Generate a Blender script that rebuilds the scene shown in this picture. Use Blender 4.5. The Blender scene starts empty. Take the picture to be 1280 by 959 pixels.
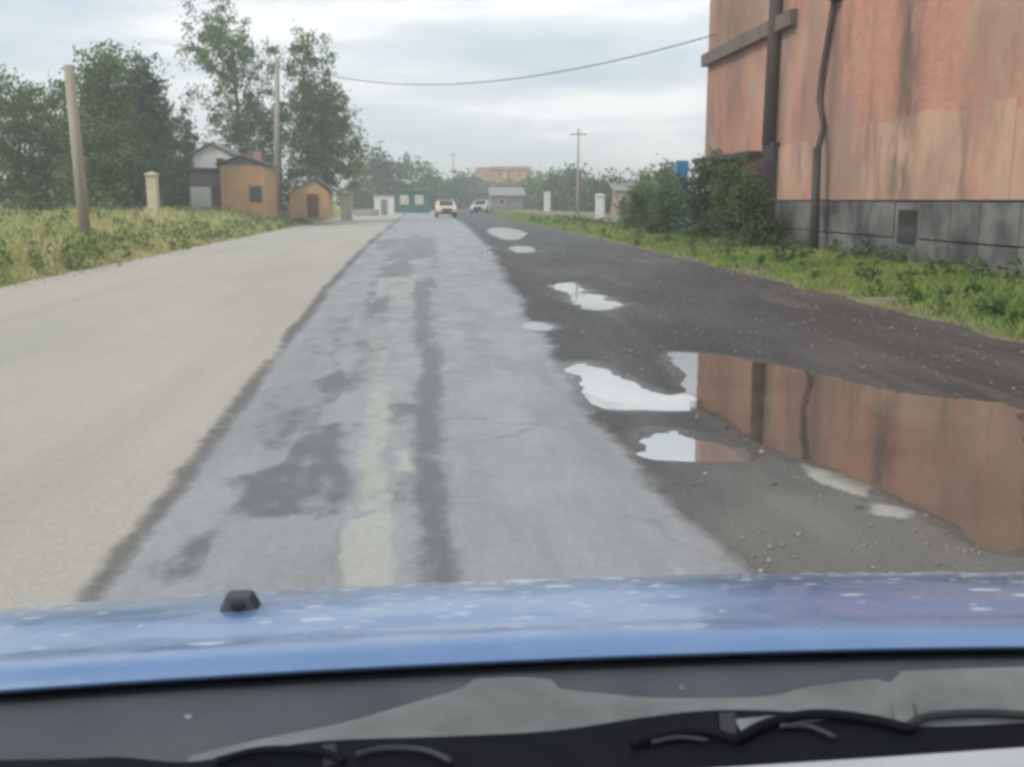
import bpy, math, random
import numpy as np
from mathutils import Vector

rnd = random.Random(11)
nr = np.random.default_rng(11)
SC = bpy.context.scene
COL = SC.collection
R = math.radians

# ------------------------------------------------------------------ camera, sky, sun, exposure
CAM_H = 1.45
cam_data = bpy.data.cameras.new('camera')
cam_data.sensor_width = 36.0
cam_data.lens = 36.0 * 1250.0 / 1280.0
cam_data.clip_start = 0.02
cam_data.clip_end = 5000.0
cam = bpy.data.objects.new('camera', cam_data)
COL.objects.link(cam)
cam.location = (0, 0, CAM_H)
cam.rotation_euler = (R(90 - 10.4), 0, R(-4.95))
SC.camera = cam
cam_data.dof.use_dof = True
cam_data.dof.focus_distance = 4.0
cam_data.dof.aperture_fstop = 11.0

SUN_EL, SUN_AZ = 42.0, 242.0          # azimuth clockwise from +Y
world = bpy.data.worlds.new('World')
SC.world = world
world.use_nodes = True
wt = world.node_tree
wt.nodes.clear()


def wn(kind, **kw):
    n = wt.nodes.new(kind)
    for k, v in kw.items():
        setattr(n, k, v)
    return n


sky = wn('ShaderNodeTexSky', sky_type='NISHITA', sun_disc=False)
sky.sun_elevation = R(SUN_EL)
sky.sun_rotation = R(SUN_AZ)
sky.dust_density = 3.0
tc = wn('ShaderNodeTexCoord')
mp = wn('ShaderNodeMapping')
mp.inputs['Scale'].default_value = (1.0, 1.0, 5.5)
mp.inputs['Location'].default_value = (1.35, 0.7, 0.3)
wt.links.new(tc.outputs['Generated'], mp.inputs['Vector'])
cn = wn('ShaderNodeTexNoise')
cn.inputs['Scale'].default_value = 2.9
cn.inputs['Detail'].default_value = 7.0
cn.inputs['Roughness'].default_value = 0.55
cn.inputs['Distortion'].default_value = 0.1
wt.links.new(mp.outputs['Vector'], cn.inputs['Vector'])
cr = wn('ShaderNodeValToRGB')
cr.color_ramp.elements[0].position = 0.36
cr.color_ramp.elements[0].color = (5.0, 5.9, 6.6, 1)
cr.color_ramp.elements[1].position = 0.63
cr.color_ramp.elements[1].color = (9.5, 9.6, 9.65, 1)
e = cr.color_ramp.elements.new(0.52)
e.color = (6.9, 7.4, 7.7, 1)
wt.links.new(cn.outputs['Fac'], cr.inputs['Fac'])
mx = wn('ShaderNodeMix', data_type='RGBA')
mx.inputs['Factor'].default_value = 0.86      # an almost closed cloud cover
wt.links.new(sky.outputs['Color'], mx.inputs['A'])
wt.links.new(cr.outputs['Color'], mx.inputs['B'])
bg = wn('ShaderNodeBackground')
bg.inputs['Strength'].default_value = 0.10
wt.links.new(mx.outputs['Result'], bg.inputs['Color'])
wo = wn('ShaderNodeOutputWorld')
wt.links.new(bg.outputs['Background'], wo.inputs['Surface'])

sd = bpy.data.lights.new('sun', 'SUN')
sd.energy = 1.5
sd.angle = R(14)
sd.color = (1.0, 0.95, 0.87)
sun = bpy.data.objects.new('sun', sd)
COL.objects.link(sun)
d = Vector((math.sin(R(SUN_AZ)) * math.cos(R(SUN_EL)), math.cos(R(SUN_AZ)) * math.cos(R(SUN_EL)), math.sin(R(SUN_EL))))
sun.rotation_euler = d.to_track_quat('Z', 'Y').to_euler()
sun.location = d * 300

SC.view_settings.view_transform = 'Standard'
SC.view_settings.look = 'None'
SC.view_settings.exposure = 0.45
SC.view_settings.gamma = 1.0
SC.view_settings.use_curve_mapping = False
SC.render.engine = 'CYCLES'
SC.cycles.use_denoising = True
SC.cycles.filter_width = 3.3
SC.cycles.max_bounces = 5
SC.cycles.use_adaptive_sampling = True
SC.cycles.adaptive_threshold = 0.03
SC.cycles.transparent_max_bounces = 8
SC.cycles.volume_bounces = 1

# ------------------------------------------------------------------ helpers
F = 1250.0
_th, _ps = R(10.4), R(4.95)
_fw = Vector((math.sin(_ps) * math.cos(_th), math.cos(_ps) * math.cos(_th), -math.sin(_th)))
_rt = Vector((math.cos(_ps), -math.sin(_ps), 0))
_up = _rt.cross(_fw)


def ray(px, py):
    return _fw + _rt * ((px - 640) / F) + _up * ((479.5 - py) / F)


def gnd(px, py, z=0.0):
    """Where a line of sight meets the level z (metres)."""
    v = ray(px, py)
    return Vector((0, 0, CAM_H)) + v * ((z - CAM_H) / v.z)


def at(px, py, Y):
    """The point on a line of sight at the distance Y down the road."""
    v = ray(px, py)
    return Vector((0, 0, CAM_H)) + v * (Y / v.y)


def gx(px, Y):
    return at(px, 255, Y).x


def hz(py, Y, px=600):
    return at(px, py, Y).z


def tag(o, label=None, cat=None, group=None, kind=None):
    if label: o['label'] = label
    if cat: o['category'] = cat
    if group: o['group'] = group
    if kind: o['kind'] = kind
    return o


def empty(name, loc=(0, 0, 0), rz=0.0):
    o = bpy.data.objects.new(name, None)
    o.empty_display_size = 0.2
    COL.objects.link(o)
    o.location = loc
    o.rotation_euler.z = rz
    return o


def mesh_np(name, V, Fq, mat, parent=None, smooth=False):
    """A mesh from numpy vertex and (n,k) face arrays."""
    me = bpy.data.meshes.new(name)
    V = np.asarray(V, dtype=np.float32)
    Fq = np.asarray(Fq, dtype=np.int32)
    n, k = Fq.shape
    me.vertices.add(len(V))
    me.vertices.foreach_set('co', V.ravel())
    me.loops.add(n * k)
    me.loops.foreach_set('vertex_index', Fq.ravel())
    me.polygons.add(n)
    me.polygons.foreach_set('loop_start', np.arange(0, n * k, k, dtype=np.int32))
    me.polygons.foreach_set('loop_total', np.full(n, k, dtype=np.int32))
    if smooth:
        me.polygons.foreach_set('use_smooth', np.ones(n, dtype=bool))
    me.update(calc_edges=True)
    me.materials.append(mat)
    o = bpy.data.objects.new(name, me)
    COL.objects.link(o)
    o.parent = parent
    return o


class MB:
    def __init__(self):
        self.v, self.f = [], []

    def add(self, vs, fs):
        b = len(self.v)
        self.v += [tuple(p) for p in vs]
        self.f += [tuple(i + b for i in q) for q in fs]
        return self

    def box(self, x0, x1, y0, y1, z0, z1):
        return self.add([(x0, y0, z0), (x1, y0, z0), (x1, y1, z0), (x0, y1, z0), (x0, y0, z1), (x1, y0, z1), (x1, y1, z1), (x0, y1, z1)],
                        [(0, 3, 2, 1), (4, 5, 6, 7), (0, 1, 5, 4), (1, 2, 6, 5), (2, 3, 7, 6), (3, 0, 4, 7)])

    def tube(self, pts, rad, n=8, cap=True):
        pts = [Vector(p) for p in pts]
        rad = rad if isinstance(rad, (list, tuple)) else [rad] * len(pts)
        vs, fs = [], []
        for i, p in enumerate(pts):
            t = (pts[min(i + 1, len(pts) - 1)] - pts[max(i - 1, 0)]).normalized()
            a = t.cross(Vector((0, 0, 1)) if abs(t.z) < 0.9 else Vector((1, 0, 0))).normalized()
            b = t.cross(a)
            for k in range(n):
                w = 2 * math.pi * k / n
                vs.append(p + (a * math.cos(w) + b * math.sin(w)) * rad[i])
        for i in range(len(pts) - 1):
            for k in range(n):
                fs.append((i * n + k, i * n + (k + 1) % n, (i + 1) * n + (k + 1) % n, (i + 1) * n + k))
        if cap:
            fs.append(tuple(range(n - 1, -1, -1)))
            fs.append(tuple(range((len(pts) - 1) * n, len(pts) * n)))
        return self.add(vs, fs)

    def prism(self, poly, z0, z1):
        """poly: (x, y) outline, counter-clockwise; z1 may be a function of (x, y)."""
        n = len(poly)
        if callable(z1):
            top = [(x, y, z1(x, y)) for x, y in poly]
            bot = [(x, y, z1(x, y) - z0) for x, y in poly]
        else:
            top = [(x, y, z1) for x, y in poly]
            bot = [(x, y, z0) for x, y in poly]
        return self.add(bot + top, [tuple(range(n - 1, -1, -1)), tuple(range(n, 2 * n))] +
                        [(i, (i + 1) % n, n + (i + 1) % n, n + i) for i in range(n)])

    def build(self, name, mat, parent=None, smooth=False, bevel=0.0):
        me = bpy.data.meshes.new(name)
        me.from_pydata(self.v, [], self.f)
        if smooth:
            me.polygons.foreach_set('use_smooth', [True] * len(me.polygons))
        me.update()
        me.materials.append(mat)
        o = bpy.data.objects.new(name, me)
        COL.objects.link(o)
        o.parent = parent
        if bevel:
            m = o.modifiers.new('bevel', 'BEVEL')
            m.width = bevel
            m.segments = 2
            m.limit_method = 'ANGLE'
        return o


def copy_tree(o, parent=None):
    c = o.copy()
    COL.objects.link(c)
    c.parent = parent
    for ch in list(o.children):
        copy_tree(ch, c)
    return c


# ------------------------------------------------------------------ materials
def mat(name, c1, c2=None, scale=3.0, rough=0.8, rough2=None, bump=0.0, bscale=None, spec=0.4, detail=5.0, lo=0.35, hi=0.65,
        stretch=(1, 1, 1), metal=0.0, ior=None, island=0.0, coat=0.0, trans=0.0):
    m = bpy.data.materials.new(name)
    m.use_nodes = True
    t = m.node_tree
    b = t.nodes['Principled BSDF']
    b.inputs['Roughness'].default_value = rough
    b.inputs['Specular IOR Level'].default_value = spec
    b.inputs['Metallic'].default_value = metal
    b.inputs['Coat Weight'].default_value = coat
    b.inputs['Coat Roughness'].default_value = 0.08
    if ior: b.inputs['IOR'].default_value = ior
    c2 = c2 or tuple(x * 0.8 for x in c1)
    tcn = t.nodes.new('ShaderNodeTexCoord')
    mpn = t.nodes.new('ShaderNodeMapping')
    mpn.inputs['Scale'].default_value = stretch
    t.links.new(tcn.outputs['Object'], mpn.inputs['Vector'])
    nz = t.nodes.new('ShaderNodeTexNoise')
    nz.inputs['Scale'].default_value = scale
    nz.inputs['Detail'].default_value = detail
    nz.inputs['Roughness'].default_value = 0.62
    t.links.new(mpn.outputs['Vector'], nz.inputs['Vector'])
    rp = t.nodes.new('ShaderNodeValToRGB')
    rp.color_ramp.elements[0].position = lo
    rp.color_ramp.elements[0].color = (*c1, 1)
    rp.color_ramp.elements[1].position = hi
    rp.color_ramp.elements[1].color = (*c2, 1)
    t.links.new(nz.outputs['Fac'], rp.inputs['Fac'])
    out = rp.outputs['Color']
    if island:
        g = t.nodes.new('ShaderNodeNewGeometry')
        h = t.nodes.new('ShaderNodeHueSaturation')
        mr = t.nodes.new('ShaderNodeMapRange')
        mr.inputs['To Min'].default_value = 1 - island
        mr.inputs['To Max'].default_value = 1 + island
        t.links.new(g.outputs['Random Per Island'], mr.inputs['Value'])
        t.links.new(mr.outputs['Result'], h.inputs['Value'])
        t.links.new(out, h.inputs['Color'])
        out = h.outputs['Color']
    t.links.new(out, b.inputs['Base Color'])
    if rough2 is not None:
        mr = t.nodes.new('ShaderNodeMapRange')
        mr.inputs['From Min'].default_value = lo
        mr.inputs['From Max'].default_value = hi
        mr.inputs['To Min'].default_value = rough
        mr.inputs['To Max'].default_value = rough2
        t.links.new(nz.outputs['Fac'], mr.inputs['Value'])
        t.links.new(mr.outputs['Result'], b.inputs['Roughness'])
    if bump:
        n2 = t.nodes.new('ShaderNodeTexNoise')
        n2.inputs['Scale'].default_value = bscale or scale * 8
        n2.inputs['Detail'].default_value = 4
        t.links.new(mpn.outputs['Vector'], n2.inputs['Vector'])
        bp = t.nodes.new('ShaderNodeBump')
        bp.inputs['Strength'].default_value = 1.0
        bp.inputs['Distance'].default_value = bump
        t.links.new(n2.outputs['Fac'], bp.inputs['Height'])
        t.links.new(bp.outputs['Normal'], b.inputs['Normal'])
    if trans:
        tl = t.nodes.new('ShaderNodeBsdfTranslucent')
        t.links.new(out, tl.inputs['Color'])
        ms = t.nodes.new('ShaderNodeMixShader')
        ms.inputs['Fac'].default_value = trans
        t.links.new(b.outputs['BSDF'], ms.inputs[1])
        t.links.new(tl.outputs['BSDF'], ms.inputs[2])
        t.links.new(ms.outputs['Shader'], t.nodes['Material Output'].inputs['Surface'])
    return m


def N(t, kind, **kw):
    n = t.nodes.new(kind)
    for k, v in kw.items():
        if k in n.inputs.keys() if hasattr(n.inputs, 'keys') else False:
            n.inputs[k].default_value = v
        else:
            setattr(n, k, v)
    return n


def road_material():
    """One carriageway: dry pale slab, damp worn lane, wet gritty shoulder. The zones, tar stains, worn paint, one painted wet sheen and wet rims are
    laid out per vertex in metres; noise frays their edges."""
    m = bpy.data.materials.new('carriageway')
    m.use_nodes = True
    t = m.node_tree
    b = t.nodes['Principled BSDF']
    co = t.nodes.new('ShaderNodeTexCoord')

    def noise(scale, st=(1, 1, 1), det=5, rg=0.62):
        mm = t.nodes.new('ShaderNodeMapping')
        mm.inputs['Scale'].default_value = st
        t.links.new(co.outputs['Object'], mm.inputs['Vector'])
        n = t.nodes.new('ShaderNodeTexNoise')
        n.inputs['Scale'].default_value = scale
        n.inputs['Detail'].default_value = det
        n.inputs['Roughness'].default_value = rg
        t.links.new(mm.outputs['Vector'], n.inputs['Vector'])
        return n.outputs['Fac']

    def math_(op, a, c):
        n = t.nodes.new('ShaderNodeMath')
        n.operation = op
        for i, v in enumerate((a, c)):
            if isinstance(v, (int, float)):
                n.inputs[i].default_value = v
            else:
                t.links.new(v, n.inputs[i])
        return n.outputs['Value']

    def mapr(v, a, c, lo=0.0, hi=1.0):
        r = t.nodes.new('ShaderNodeMapRange')
        r.interpolation_type = 'SMOOTHSTEP'
        for k_, x in (('From Min', a), ('From Max', c), ('To Min', lo), ('To Max', hi)):
            r.inputs[k_].default_value = x
        t.links.new(v, r.inputs['Value'])
        return r.outputs['Result']

    def attr(nm):
        n = t.nodes.new('ShaderNodeAttribute')
        n.attribute_name = nm
        return n.outputs['Fac']

    def mix(fac, a, c):
        x = t.nodes.new('ShaderNodeMix')
        x.data_type = 'RGBA'
        t.links.new(fac, x.inputs['Factor'])
        for k_, v in (('A', a), ('B', c)):
            if isinstance(v, tuple):
                x.inputs[k_].default_value = (*v, 1)
            else:
                t.links.new(v, x.inputs[k_])
        return x.outputs['Result']

    def fmix(fac, a, c):
        x = t.nodes.new('ShaderNodeMix')
        t.links.new(fac, x.inputs['Factor'])
        for k_, v in (('A', a), ('B', c)):
            if isinstance(v, (int, float)):
                x.inputs[k_].default_value = v
            else:
                t.links.new(v, x.inputs[k_])
        return x.outputs['Result']

    fray = noise(7.0, (1, 0.6, 1), 6, 0.7)
    fray2 = noise(2.2, (1, 0.45, 1), 6, 0.65)
    fine = noise(60, (1, 1, 1), 3)
    grit = noise(22, (1, 0.8, 1), 4, 0.75)
    coarse = noise(0.55, (1, 0.3, 1), 5)
    frayed = lambda nm, amt, lo, hi: mapr(math_('ADD', attr(nm), math_('MULTIPLY', math_('SUBTRACT', math_('ADD', math_('MULTIPLY', fray, 0.6), math_('MULTIPLY', fray2, 0.4)), 0.5), amt)), lo, hi)
    lane, shoulder = frayed('lane', 0.45, 0.3, 0.7), frayed('shoulder', 1.1, 0.3, 0.7)
    seam, dark, pale, wet = frayed('seam', 1.5, 0.3, 0.8), frayed('dark', 1.9, 0.28, 0.85), frayed('paint', 2.4, 0.35, 0.75), frayed('wet', 1.0, 0.2, 0.9)
    c_pale = mix(mapr(coarse, 0.35, 0.7), (0.40, 0.375, 0.325), (0.35, 0.333, 0.295))
    c_pale = mix(mapr(fray2, 0.55, 0.75, 0, 0.5), c_pale, (0.32, 0.305, 0.275))
    c_lane = mix(mapr(noise(1.3, (1.8, 0.18, 1), 6), 0.38, 0.66), (0.268, 0.273, 0.281), (0.215, 0.22, 0.228))
    c_lane = mix(mapr(fray2, 0.52, 0.78, 0, 0.35), c_lane, (0.27, 0.266, 0.25))
    c_sh = mix(mapr(noise(0.9, (1, 0.4, 1), 6), 0.38, 0.66), (0.026, 0.027, 0.027), (0.055, 0.054, 0.051))
    c_sh = mix(mapr(noise(1.1, (2.2, 0.16, 1), 6), 0.5, 0.68, 0, 0.75), c_sh, (0.085, 0.081, 0.075))
    c_sh = mix(attr('silt_veil'), c_sh, (0.155, 0.148, 0.136))
    c_sh = mix(mapr(grit, 0.58, 0.72, 0, 0.8), c_sh, (0.19, 0.18, 0.165))
    streak = noise(0.8, (1.5, 0.05, 1), 5)
    c_pale = mix(mapr(streak, 0.5, 0.68, 0, 0.45), c_pale, (0.30, 0.285, 0.255))
    c_pale = mix(mapr(grit, 0.62, 0.74, 0, 0.5), c_pale, (0.24, 0.228, 0.205))
    col = mix(lane, c_pale, c_lane)
    vc = t.nodes.new('ShaderNodeTexVoronoi')
    vc.feature = 'DISTANCE_TO_EDGE'
    vc.inputs['Scale'].default_value = 0.55
    dst = t.nodes.new('ShaderNodeTexNoise')
    dst.inputs['Scale'].default_value = 1.6
    dst.inputs['Detail'].default_value = 5
    t.links.new(co.outputs['Object'], dst.inputs['Vector'])
    va = t.nodes.new('ShaderNodeVectorMath')
    va.operation = 'MULTIPLY_ADD'
    va.inputs[1].default_value = (0.9, 0.9, 0)
    t.links.new(dst.outputs['Color'], va.inputs[0])
    t.links.new(co.outputs['Object'], va.inputs[2])
    t.links.new(va.outputs['Vector'], vc.inputs['Vector'])
    crack = math_('MULTIPLY', mapr(vc.outputs['Distance'], 0.004, 0.011, 1, 0), mapr(noise(0.35, (1, 0.6, 1), 3), 0.46, 0.6))
    col = mix(math_('MULTIPLY', crack, math_('MULTIPLY', lane, 0.5)), col, (0.09, 0.087, 0.08))
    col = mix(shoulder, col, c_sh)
    col = mix(math_('MULTIPLY', seam, 0.8), col, (0.085, 0.083, 0.08))
    col = mix(math_('MULTIPLY', dark, 0.82), col, (0.060, 0.061, 0.062))
    col = mix(math_('MULTIPLY', pale, 0.85), col, (0.36, 0.365, 0.32))
    col = mix(math_('MULTIPLY', wet, 0.55), col, (0.045, 0.043, 0.04))
    hs = t.nodes.new('ShaderNodeHueSaturation')
    t.links.new(mapr(math_('ADD', fine, grit), 0.65, 1.35, 0.86, 1.14), hs.inputs['Value'])
    t.links.new(col, hs.inputs['Color'])
    t.links.new(hs.outputs['Color'], b.inputs['Base Color'])
    r_ = fmix(lane, 0.9, mapr(fray2, 0.35, 0.65, 0.38, 0.6))
    r_ = fmix(shoulder, r_, mapr(grit, 0.4, 0.6, 0.5, 0.75))
    r_ = fmix(dark, r_, 0.42)
    r_ = fmix(wet, r_, 0.2)
    t.links.new(r_, b.inputs['Roughness'])
    bp = t.nodes.new('ShaderNodeBump')
    t.links.new(fmix(shoulder, 0.002, 0.010), bp.inputs['Distance'])
    t.links.new(math_('ADD', math_('MULTIPLY', fine, 0.4), grit), bp.inputs['Height'])
    t.links.new(bp.outputs['Normal'], b.inputs['Normal'])
    return m


M = {}
M['ground'] = mat('meadow soil', (0.10, 0.13, 0.05), (0.17, 0.16, 0.08), scale=0.35, rough=0.95, spec=0.1, bump=0.05, bscale=3)
M['dirt'] = mat('verge dirt', (0.17, 0.155, 0.11), (0.25, 0.225, 0.16), scale=1.3, rough=0.95, spec=0.1, bump=0.02, bscale=9)
M['road'] = road_material()
M['clear_water'] = mat('clear rain water', (0.12, 0.12, 0.12), (0.16, 0.155, 0.15), scale=1.5, rough=0.03, spec=0.5, ior=9.0, bump=0.0008, bscale=3.5)
M['rippled_water'] = mat('wind rippled water', (0.16, 0.15, 0.14), (0.20, 0.19, 0.18), scale=1.5, rough=0.16, spec=0.5, ior=9.0, bump=0.004, bscale=3)
M['water'] = mat('puddle water', (0.06, 0.05, 0.042), (0.10, 0.082, 0.066), scale=1.5, rough=0.03, spec=0.5, ior=3.2, bump=0.0012, bscale=3.5)
M['grass_l'] = mat('tall weeds', (0.38, 0.44, 0.15), (0.68, 0.62, 0.34), scale=0.5, rough=0.75, spec=0.2, island=0.4, trans=0.35)
M['grass_r'] = mat('short grass', (0.18, 0.30, 0.07), (0.36, 0.40, 0.14), scale=0.6, rough=0.75, spec=0.2, island=0.35, trans=0.35)
M['bark'] = mat('grey bark', (0.10, 0.085, 0.07), (0.17, 0.155, 0.135), scale=6, rough=0.9, bump=0.02, stretch=(1, 1, 0.3))
M['conc'] = mat('weathered concrete', (0.40, 0.37, 0.31), (0.27, 0.255, 0.225), scale=1.6, rough=0.85, bump=0.004, stretch=(1, 1, 0.4))
M['wood'] = mat('grey pole timber', (0.42, 0.375, 0.29), (0.31, 0.275, 0.215), scale=3, rough=0.9, bump=0.004, stretch=(2, 2, 0.15))
M['darkmetal'] = mat('tarred steel', (0.030, 0.028, 0.030), (0.055, 0.042, 0.038), scale=3, rough=0.6, spec=0.4)
M['wire'] = mat('cable rubber', (0.035, 0.035, 0.04), rough=0.6)
M['plinth'] = mat('grey plinth block', (0.19, 0.185, 0.18), (0.05, 0.049, 0.049), scale=1.1, rough=0.85, bump=0.006, bscale=14)
M['plinthback'] = mat('plinth mortar', (0.12, 0.115, 0.11), (0.07, 0.07, 0.07), scale=2, rough=0.9)
M['white'] = mat('chalky white paint', (0.74, 0.74, 0.70), (0.60, 0.60, 0.56), scale=1.2, rough=0.7)
M['cream'] = mat('cream paint', (0.62, 0.56, 0.42), (0.50, 0.45, 0.33), scale=1.2, rough=0.75)
M['ochre'] = mat('ochre render', (0.53, 0.345, 0.19), (0.44, 0.265, 0.14), scale=0.9, rough=0.85)
M['ochre2'] = mat('orange brick far', (0.78, 0.36, 0.10), (0.70, 0.30, 0.09), scale=0.4, rough=0.85)
M['pink'] = mat('faded pink render', (0.46, 0.30, 0.25), (0.40, 0.25, 0.2), scale=0.5, rough=0.85)
M['roofdark'] = mat('dark slate roof', (0.10, 0.088, 0.085), (0.15, 0.13, 0.125), scale=2, rough=0.8, stretch=(1, 4, 4))
M['roofgrey'] = mat('grey sheet roof', (0.28, 0.28, 0.28), (0.20, 0.20, 0.205), scale=2, rough=0.6)
M['greywall'] = mat('grey timber wall', (0.24, 0.225, 0.22), (0.16, 0.15, 0.145), scale=2, rough=0.85)
M['brown'] = mat('brown door paint', (0.14, 0.075, 0.045), (0.10, 0.055, 0.035), scale=3, rough=0.7)
M['teal'] = mat('green kiosk paint', (0.035, 0.13, 0.085), (0.03, 0.10, 0.07), scale=2, rough=0.6)
M['blue'] = mat('sky blue enamel', (0.06, 0.28, 0.52), (0.05, 0.22, 0.44), scale=2, rough=0.45)
M['glassdark'] = mat('dark window glass', (0.02, 0.024, 0.028), rough=0.08, spec=0.6)
M['tyre'] = mat('tyre rubber', (0.02, 0.02, 0.02), rough=0.85)
M['silver'] = mat('silver car paint', (0.50, 0.51, 0.51), (0.46, 0.47, 0.47), rough=0.3, spec=0.5)
M['creamcar'] = mat('pale cream car paint', (0.72, 0.60, 0.46), (0.66, 0.55, 0.42), rough=0.35, spec=0.5)
M['redcar'] = mat('dark red car panel', (0.20, 0.05, 0.035), rough=0.35, spec=0.5)
M['hill'] = mat('far hills', (0.07, 0.09, 0.05), (0.12, 0.12, 0.07), scale=0.02, rough=0.95, spec=0.0)
for nm, a_, b_ in (('leaf_dark', (0.06, 0.115, 0.036), (0.11, 0.175, 0.055)), ('leaf_mid', (0.085, 0.155, 0.045), (0.155, 0.23, 0.07)),
                   ('leaf_pale', (0.12, 0.18, 0.075), (0.20, 0.25, 0.11)), ('leaf_blue', (0.055, 0.11, 0.055), (0.095, 0.16, 0.08))):
    M[nm] = mat(nm, a_, b_, scale=0.8, rough=0.55, spec=0.3, island=0.4, trans=0.3)

M['leaf_weed'] = mat('weed leaves', (0.13, 0.20, 0.06), (0.22, 0.27, 0.10), scale=0.9, rough=0.6, spec=0.25, island=0.4, trans=0.3)
M['stone'] = mat('road stones', (0.16, 0.15, 0.14), (0.30, 0.285, 0.26), scale=2.5, rough=0.85, island=0.4)

# brick wall with plaster, soot and damp: real stains, in wall coordinates
def brick_material(name, c1, c2, c3):
    m = bpy.data.materials.new(name)
    m.use_nodes = True
    t = m.node_tree
    b = t.nodes['Principled BSDF']
    b.inputs['Roughness'].default_value = 0.9
    b.inputs['Specular IOR Level'].default_value = 0.15
    co = t.nodes.new('ShaderNodeTexCoord')
    sp = t.nodes.new('ShaderNodeSeparateXYZ')
    t.links.new(co.outputs['Object'], sp.inputs['Vector'])
    cb = t.nodes.new('ShaderNodeCombineXYZ')
    t.links.new(sp.outputs['Y'], cb.inputs['X'])
    t.links.new(sp.outputs['Z'], cb.inputs['Y'])
    br = t.nodes.new('ShaderNodeTexBrick')
    br.inputs['Scale'].default_value = 1.0
    br.inputs['Brick Width'].default_value = 0.26
    br.inputs['Row Height'].default_value = 0.077
    br.inputs['Mortar Size'].default_value = 0.006
    br.inputs['Color1'].default_value = (*c1, 1)
    br.inputs['Color2'].default_value = (*c2, 1)
    br.inputs['Mortar'].default_value = (*c3, 1)
    t.links.new(cb.outputs['Vector'], br.inputs['Vector'])

    def noise(scale, st, det=6):
        mm = t.nodes.new('ShaderNodeMapping')
        mm.inputs['Scale'].default_value = st
        t.links.new(co.outputs['Object'], mm.inputs['Vector'])
        n = t.nodes.new('ShaderNodeTexNoise')
        n.inputs['Scale'].default_value = scale
        n.inputs['Detail'].default_value = det
        n.inputs['Roughness'].default_value = 0.65
        t.links.new(mm.outputs['Vector'], n.inputs['Vector'])
        return n.outputs['Fac']

    def mapr(v, a, c, lo=0.0, hi=1.0):
        r = t.nodes.new('ShaderNodeMapRange')
        r.interpolation_type = 'SMOOTHSTEP'
        r.inputs['From Min'].default_value = a
        r.inputs['From Max'].default_value = c
        r.inputs['To Min'].default_value = lo
        r.inputs['To Max'].default_value = hi
        t.links.new(v, r.inputs['Value'])
        return r.outputs['Result']

    def mix(fac, a, c):
        x = t.nodes.new('ShaderNodeMix')
        x.data_type = 'RGBA'
        t.links.new(fac, x.inputs['Factor'])
        t.links.new(a, x.inputs['A'])
        if isinstance(c, tuple):
            x.inputs['B'].default_value = (*c, 1)
        else:
            t.links.new(c, x.inputs['B'])
        return x.outputs['Result']

    col = br.outputs['Color']
    col = mix(mapr(noise(0.45, (1, 1, 0.7)), 0.44, 0.60, 0, 0.8), col, (0.44, 0.315, 0.235))    # yellowed wash
    col = mix(mapr(noise(0.8, (1, 1.3, 0.3)), 0.5, 0.72, 0, 0.6), col, (0.50, 0.225, 0.17))     # redder bands
    col = mix(mapr(noise(0.32, (1, 1, 0.6)), 0.46, 0.62, 0, 0.7), col, (0.30, 0.19, 0.155))     # grimy blotches
    col = mix(mapr(noise(0.9, (1, 1.3, 0.3)), 0.54, 0.70, 0, 0.6), col, (0.17, 0.125, 0.105))   # soot streaks running down
    for y0_, hw, amt in ((12.6, 4.2, 0.5), (-0.3, 1.05, 0.9), (7.5, 1.1, 0.7), (3.6, 0.5, 0.5), (-6.4, 0.9, 0.75)):       # run-off below gutter outlets
        ab = t.nodes.new('ShaderNodeMath'); ab.operation = 'SUBTRACT'; ab.inputs[1].default_value = y0_
        t.links.new(sp.outputs['Y'], ab.inputs[0])
        a2 = t.nodes.new('ShaderNodeMath'); a2.operation = 'ABSOLUTE'
        t.links.new(ab.outputs['Value'], a2.inputs[0])
        a3 = t.nodes.new('ShaderNodeMath'); a3.operation = 'MULTIPLY'
        t.links.new(mapr(a2.outputs['Value'], 0.05, hw, 1, 0), a3.inputs[0])
        t.links.new(mapr(noise(1.3, (1, 1.0, 0.4)), 0.30, 0.56, 0, amt), a3.inputs[1])
        col = mix(a3.outputs['Value'], col, (0.13, 0.10, 0.085))
    bp = t.nodes.new('ShaderNodeBump')
    bp.inputs['Distance'].default_value = 0.004
    t.links.new(br.outputs['Fac'], bp.inputs['Height'])
    bp.invert = True
    t.links.new(bp.outputs['Normal'], b.inputs['Normal'])
    t.links.new(col, b.inputs['Base Color'])
    return m


M['brick'] = brick_material('old orange brickwork', (0.56, 0.265, 0.19), (0.47, 0.22, 0.16), (0.45, 0.33, 0.27))
M['render'] = brick_material('thin washed render on brick', (0.56, 0.355, 0.26), (0.54, 0.34, 0.25), (0.53, 0.35, 0.265))
M['plaster'] = mat('stained plaster', (0.46, 0.335, 0.255), (0.32, 0.205, 0.16), scale=0.9, rough=0.9, spec=0.15, stretch=(1, 1.2, 0.5), bump=0.006, bscale=9,
                   lo=0.38, hi=0.66)
M['stain'] = mat('sooty render', (0.12, 0.095, 0.085), (0.19, 0.14, 0.115), scale=1.5, rough=0.9, stretch=(1, 1, 0.3))

# ------------------------------------------------------------------ ground, road
def strip(name, xl, xr, y0, y1, z, material, parent=None, ny=160, nx=6):
    ys = y0 + (y1 - y0) * (np.linspace(0, 1, ny) ** 1.8)
    V, Q = [], []
    for j, y in enumerate(ys):
        a, b_ = xl(y), xr(y)
        for i in range(nx + 1):
            V.append((a + (b_ - a) * i / nx, y, z))
    for j in range(ny - 1):
        for i in range(nx):
            p = j * (nx + 1) + i
            Q.append((p, p + 1, p + nx + 2, p + nx + 1))
    return mesh_np(name, V, Q, material, parent)


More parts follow.
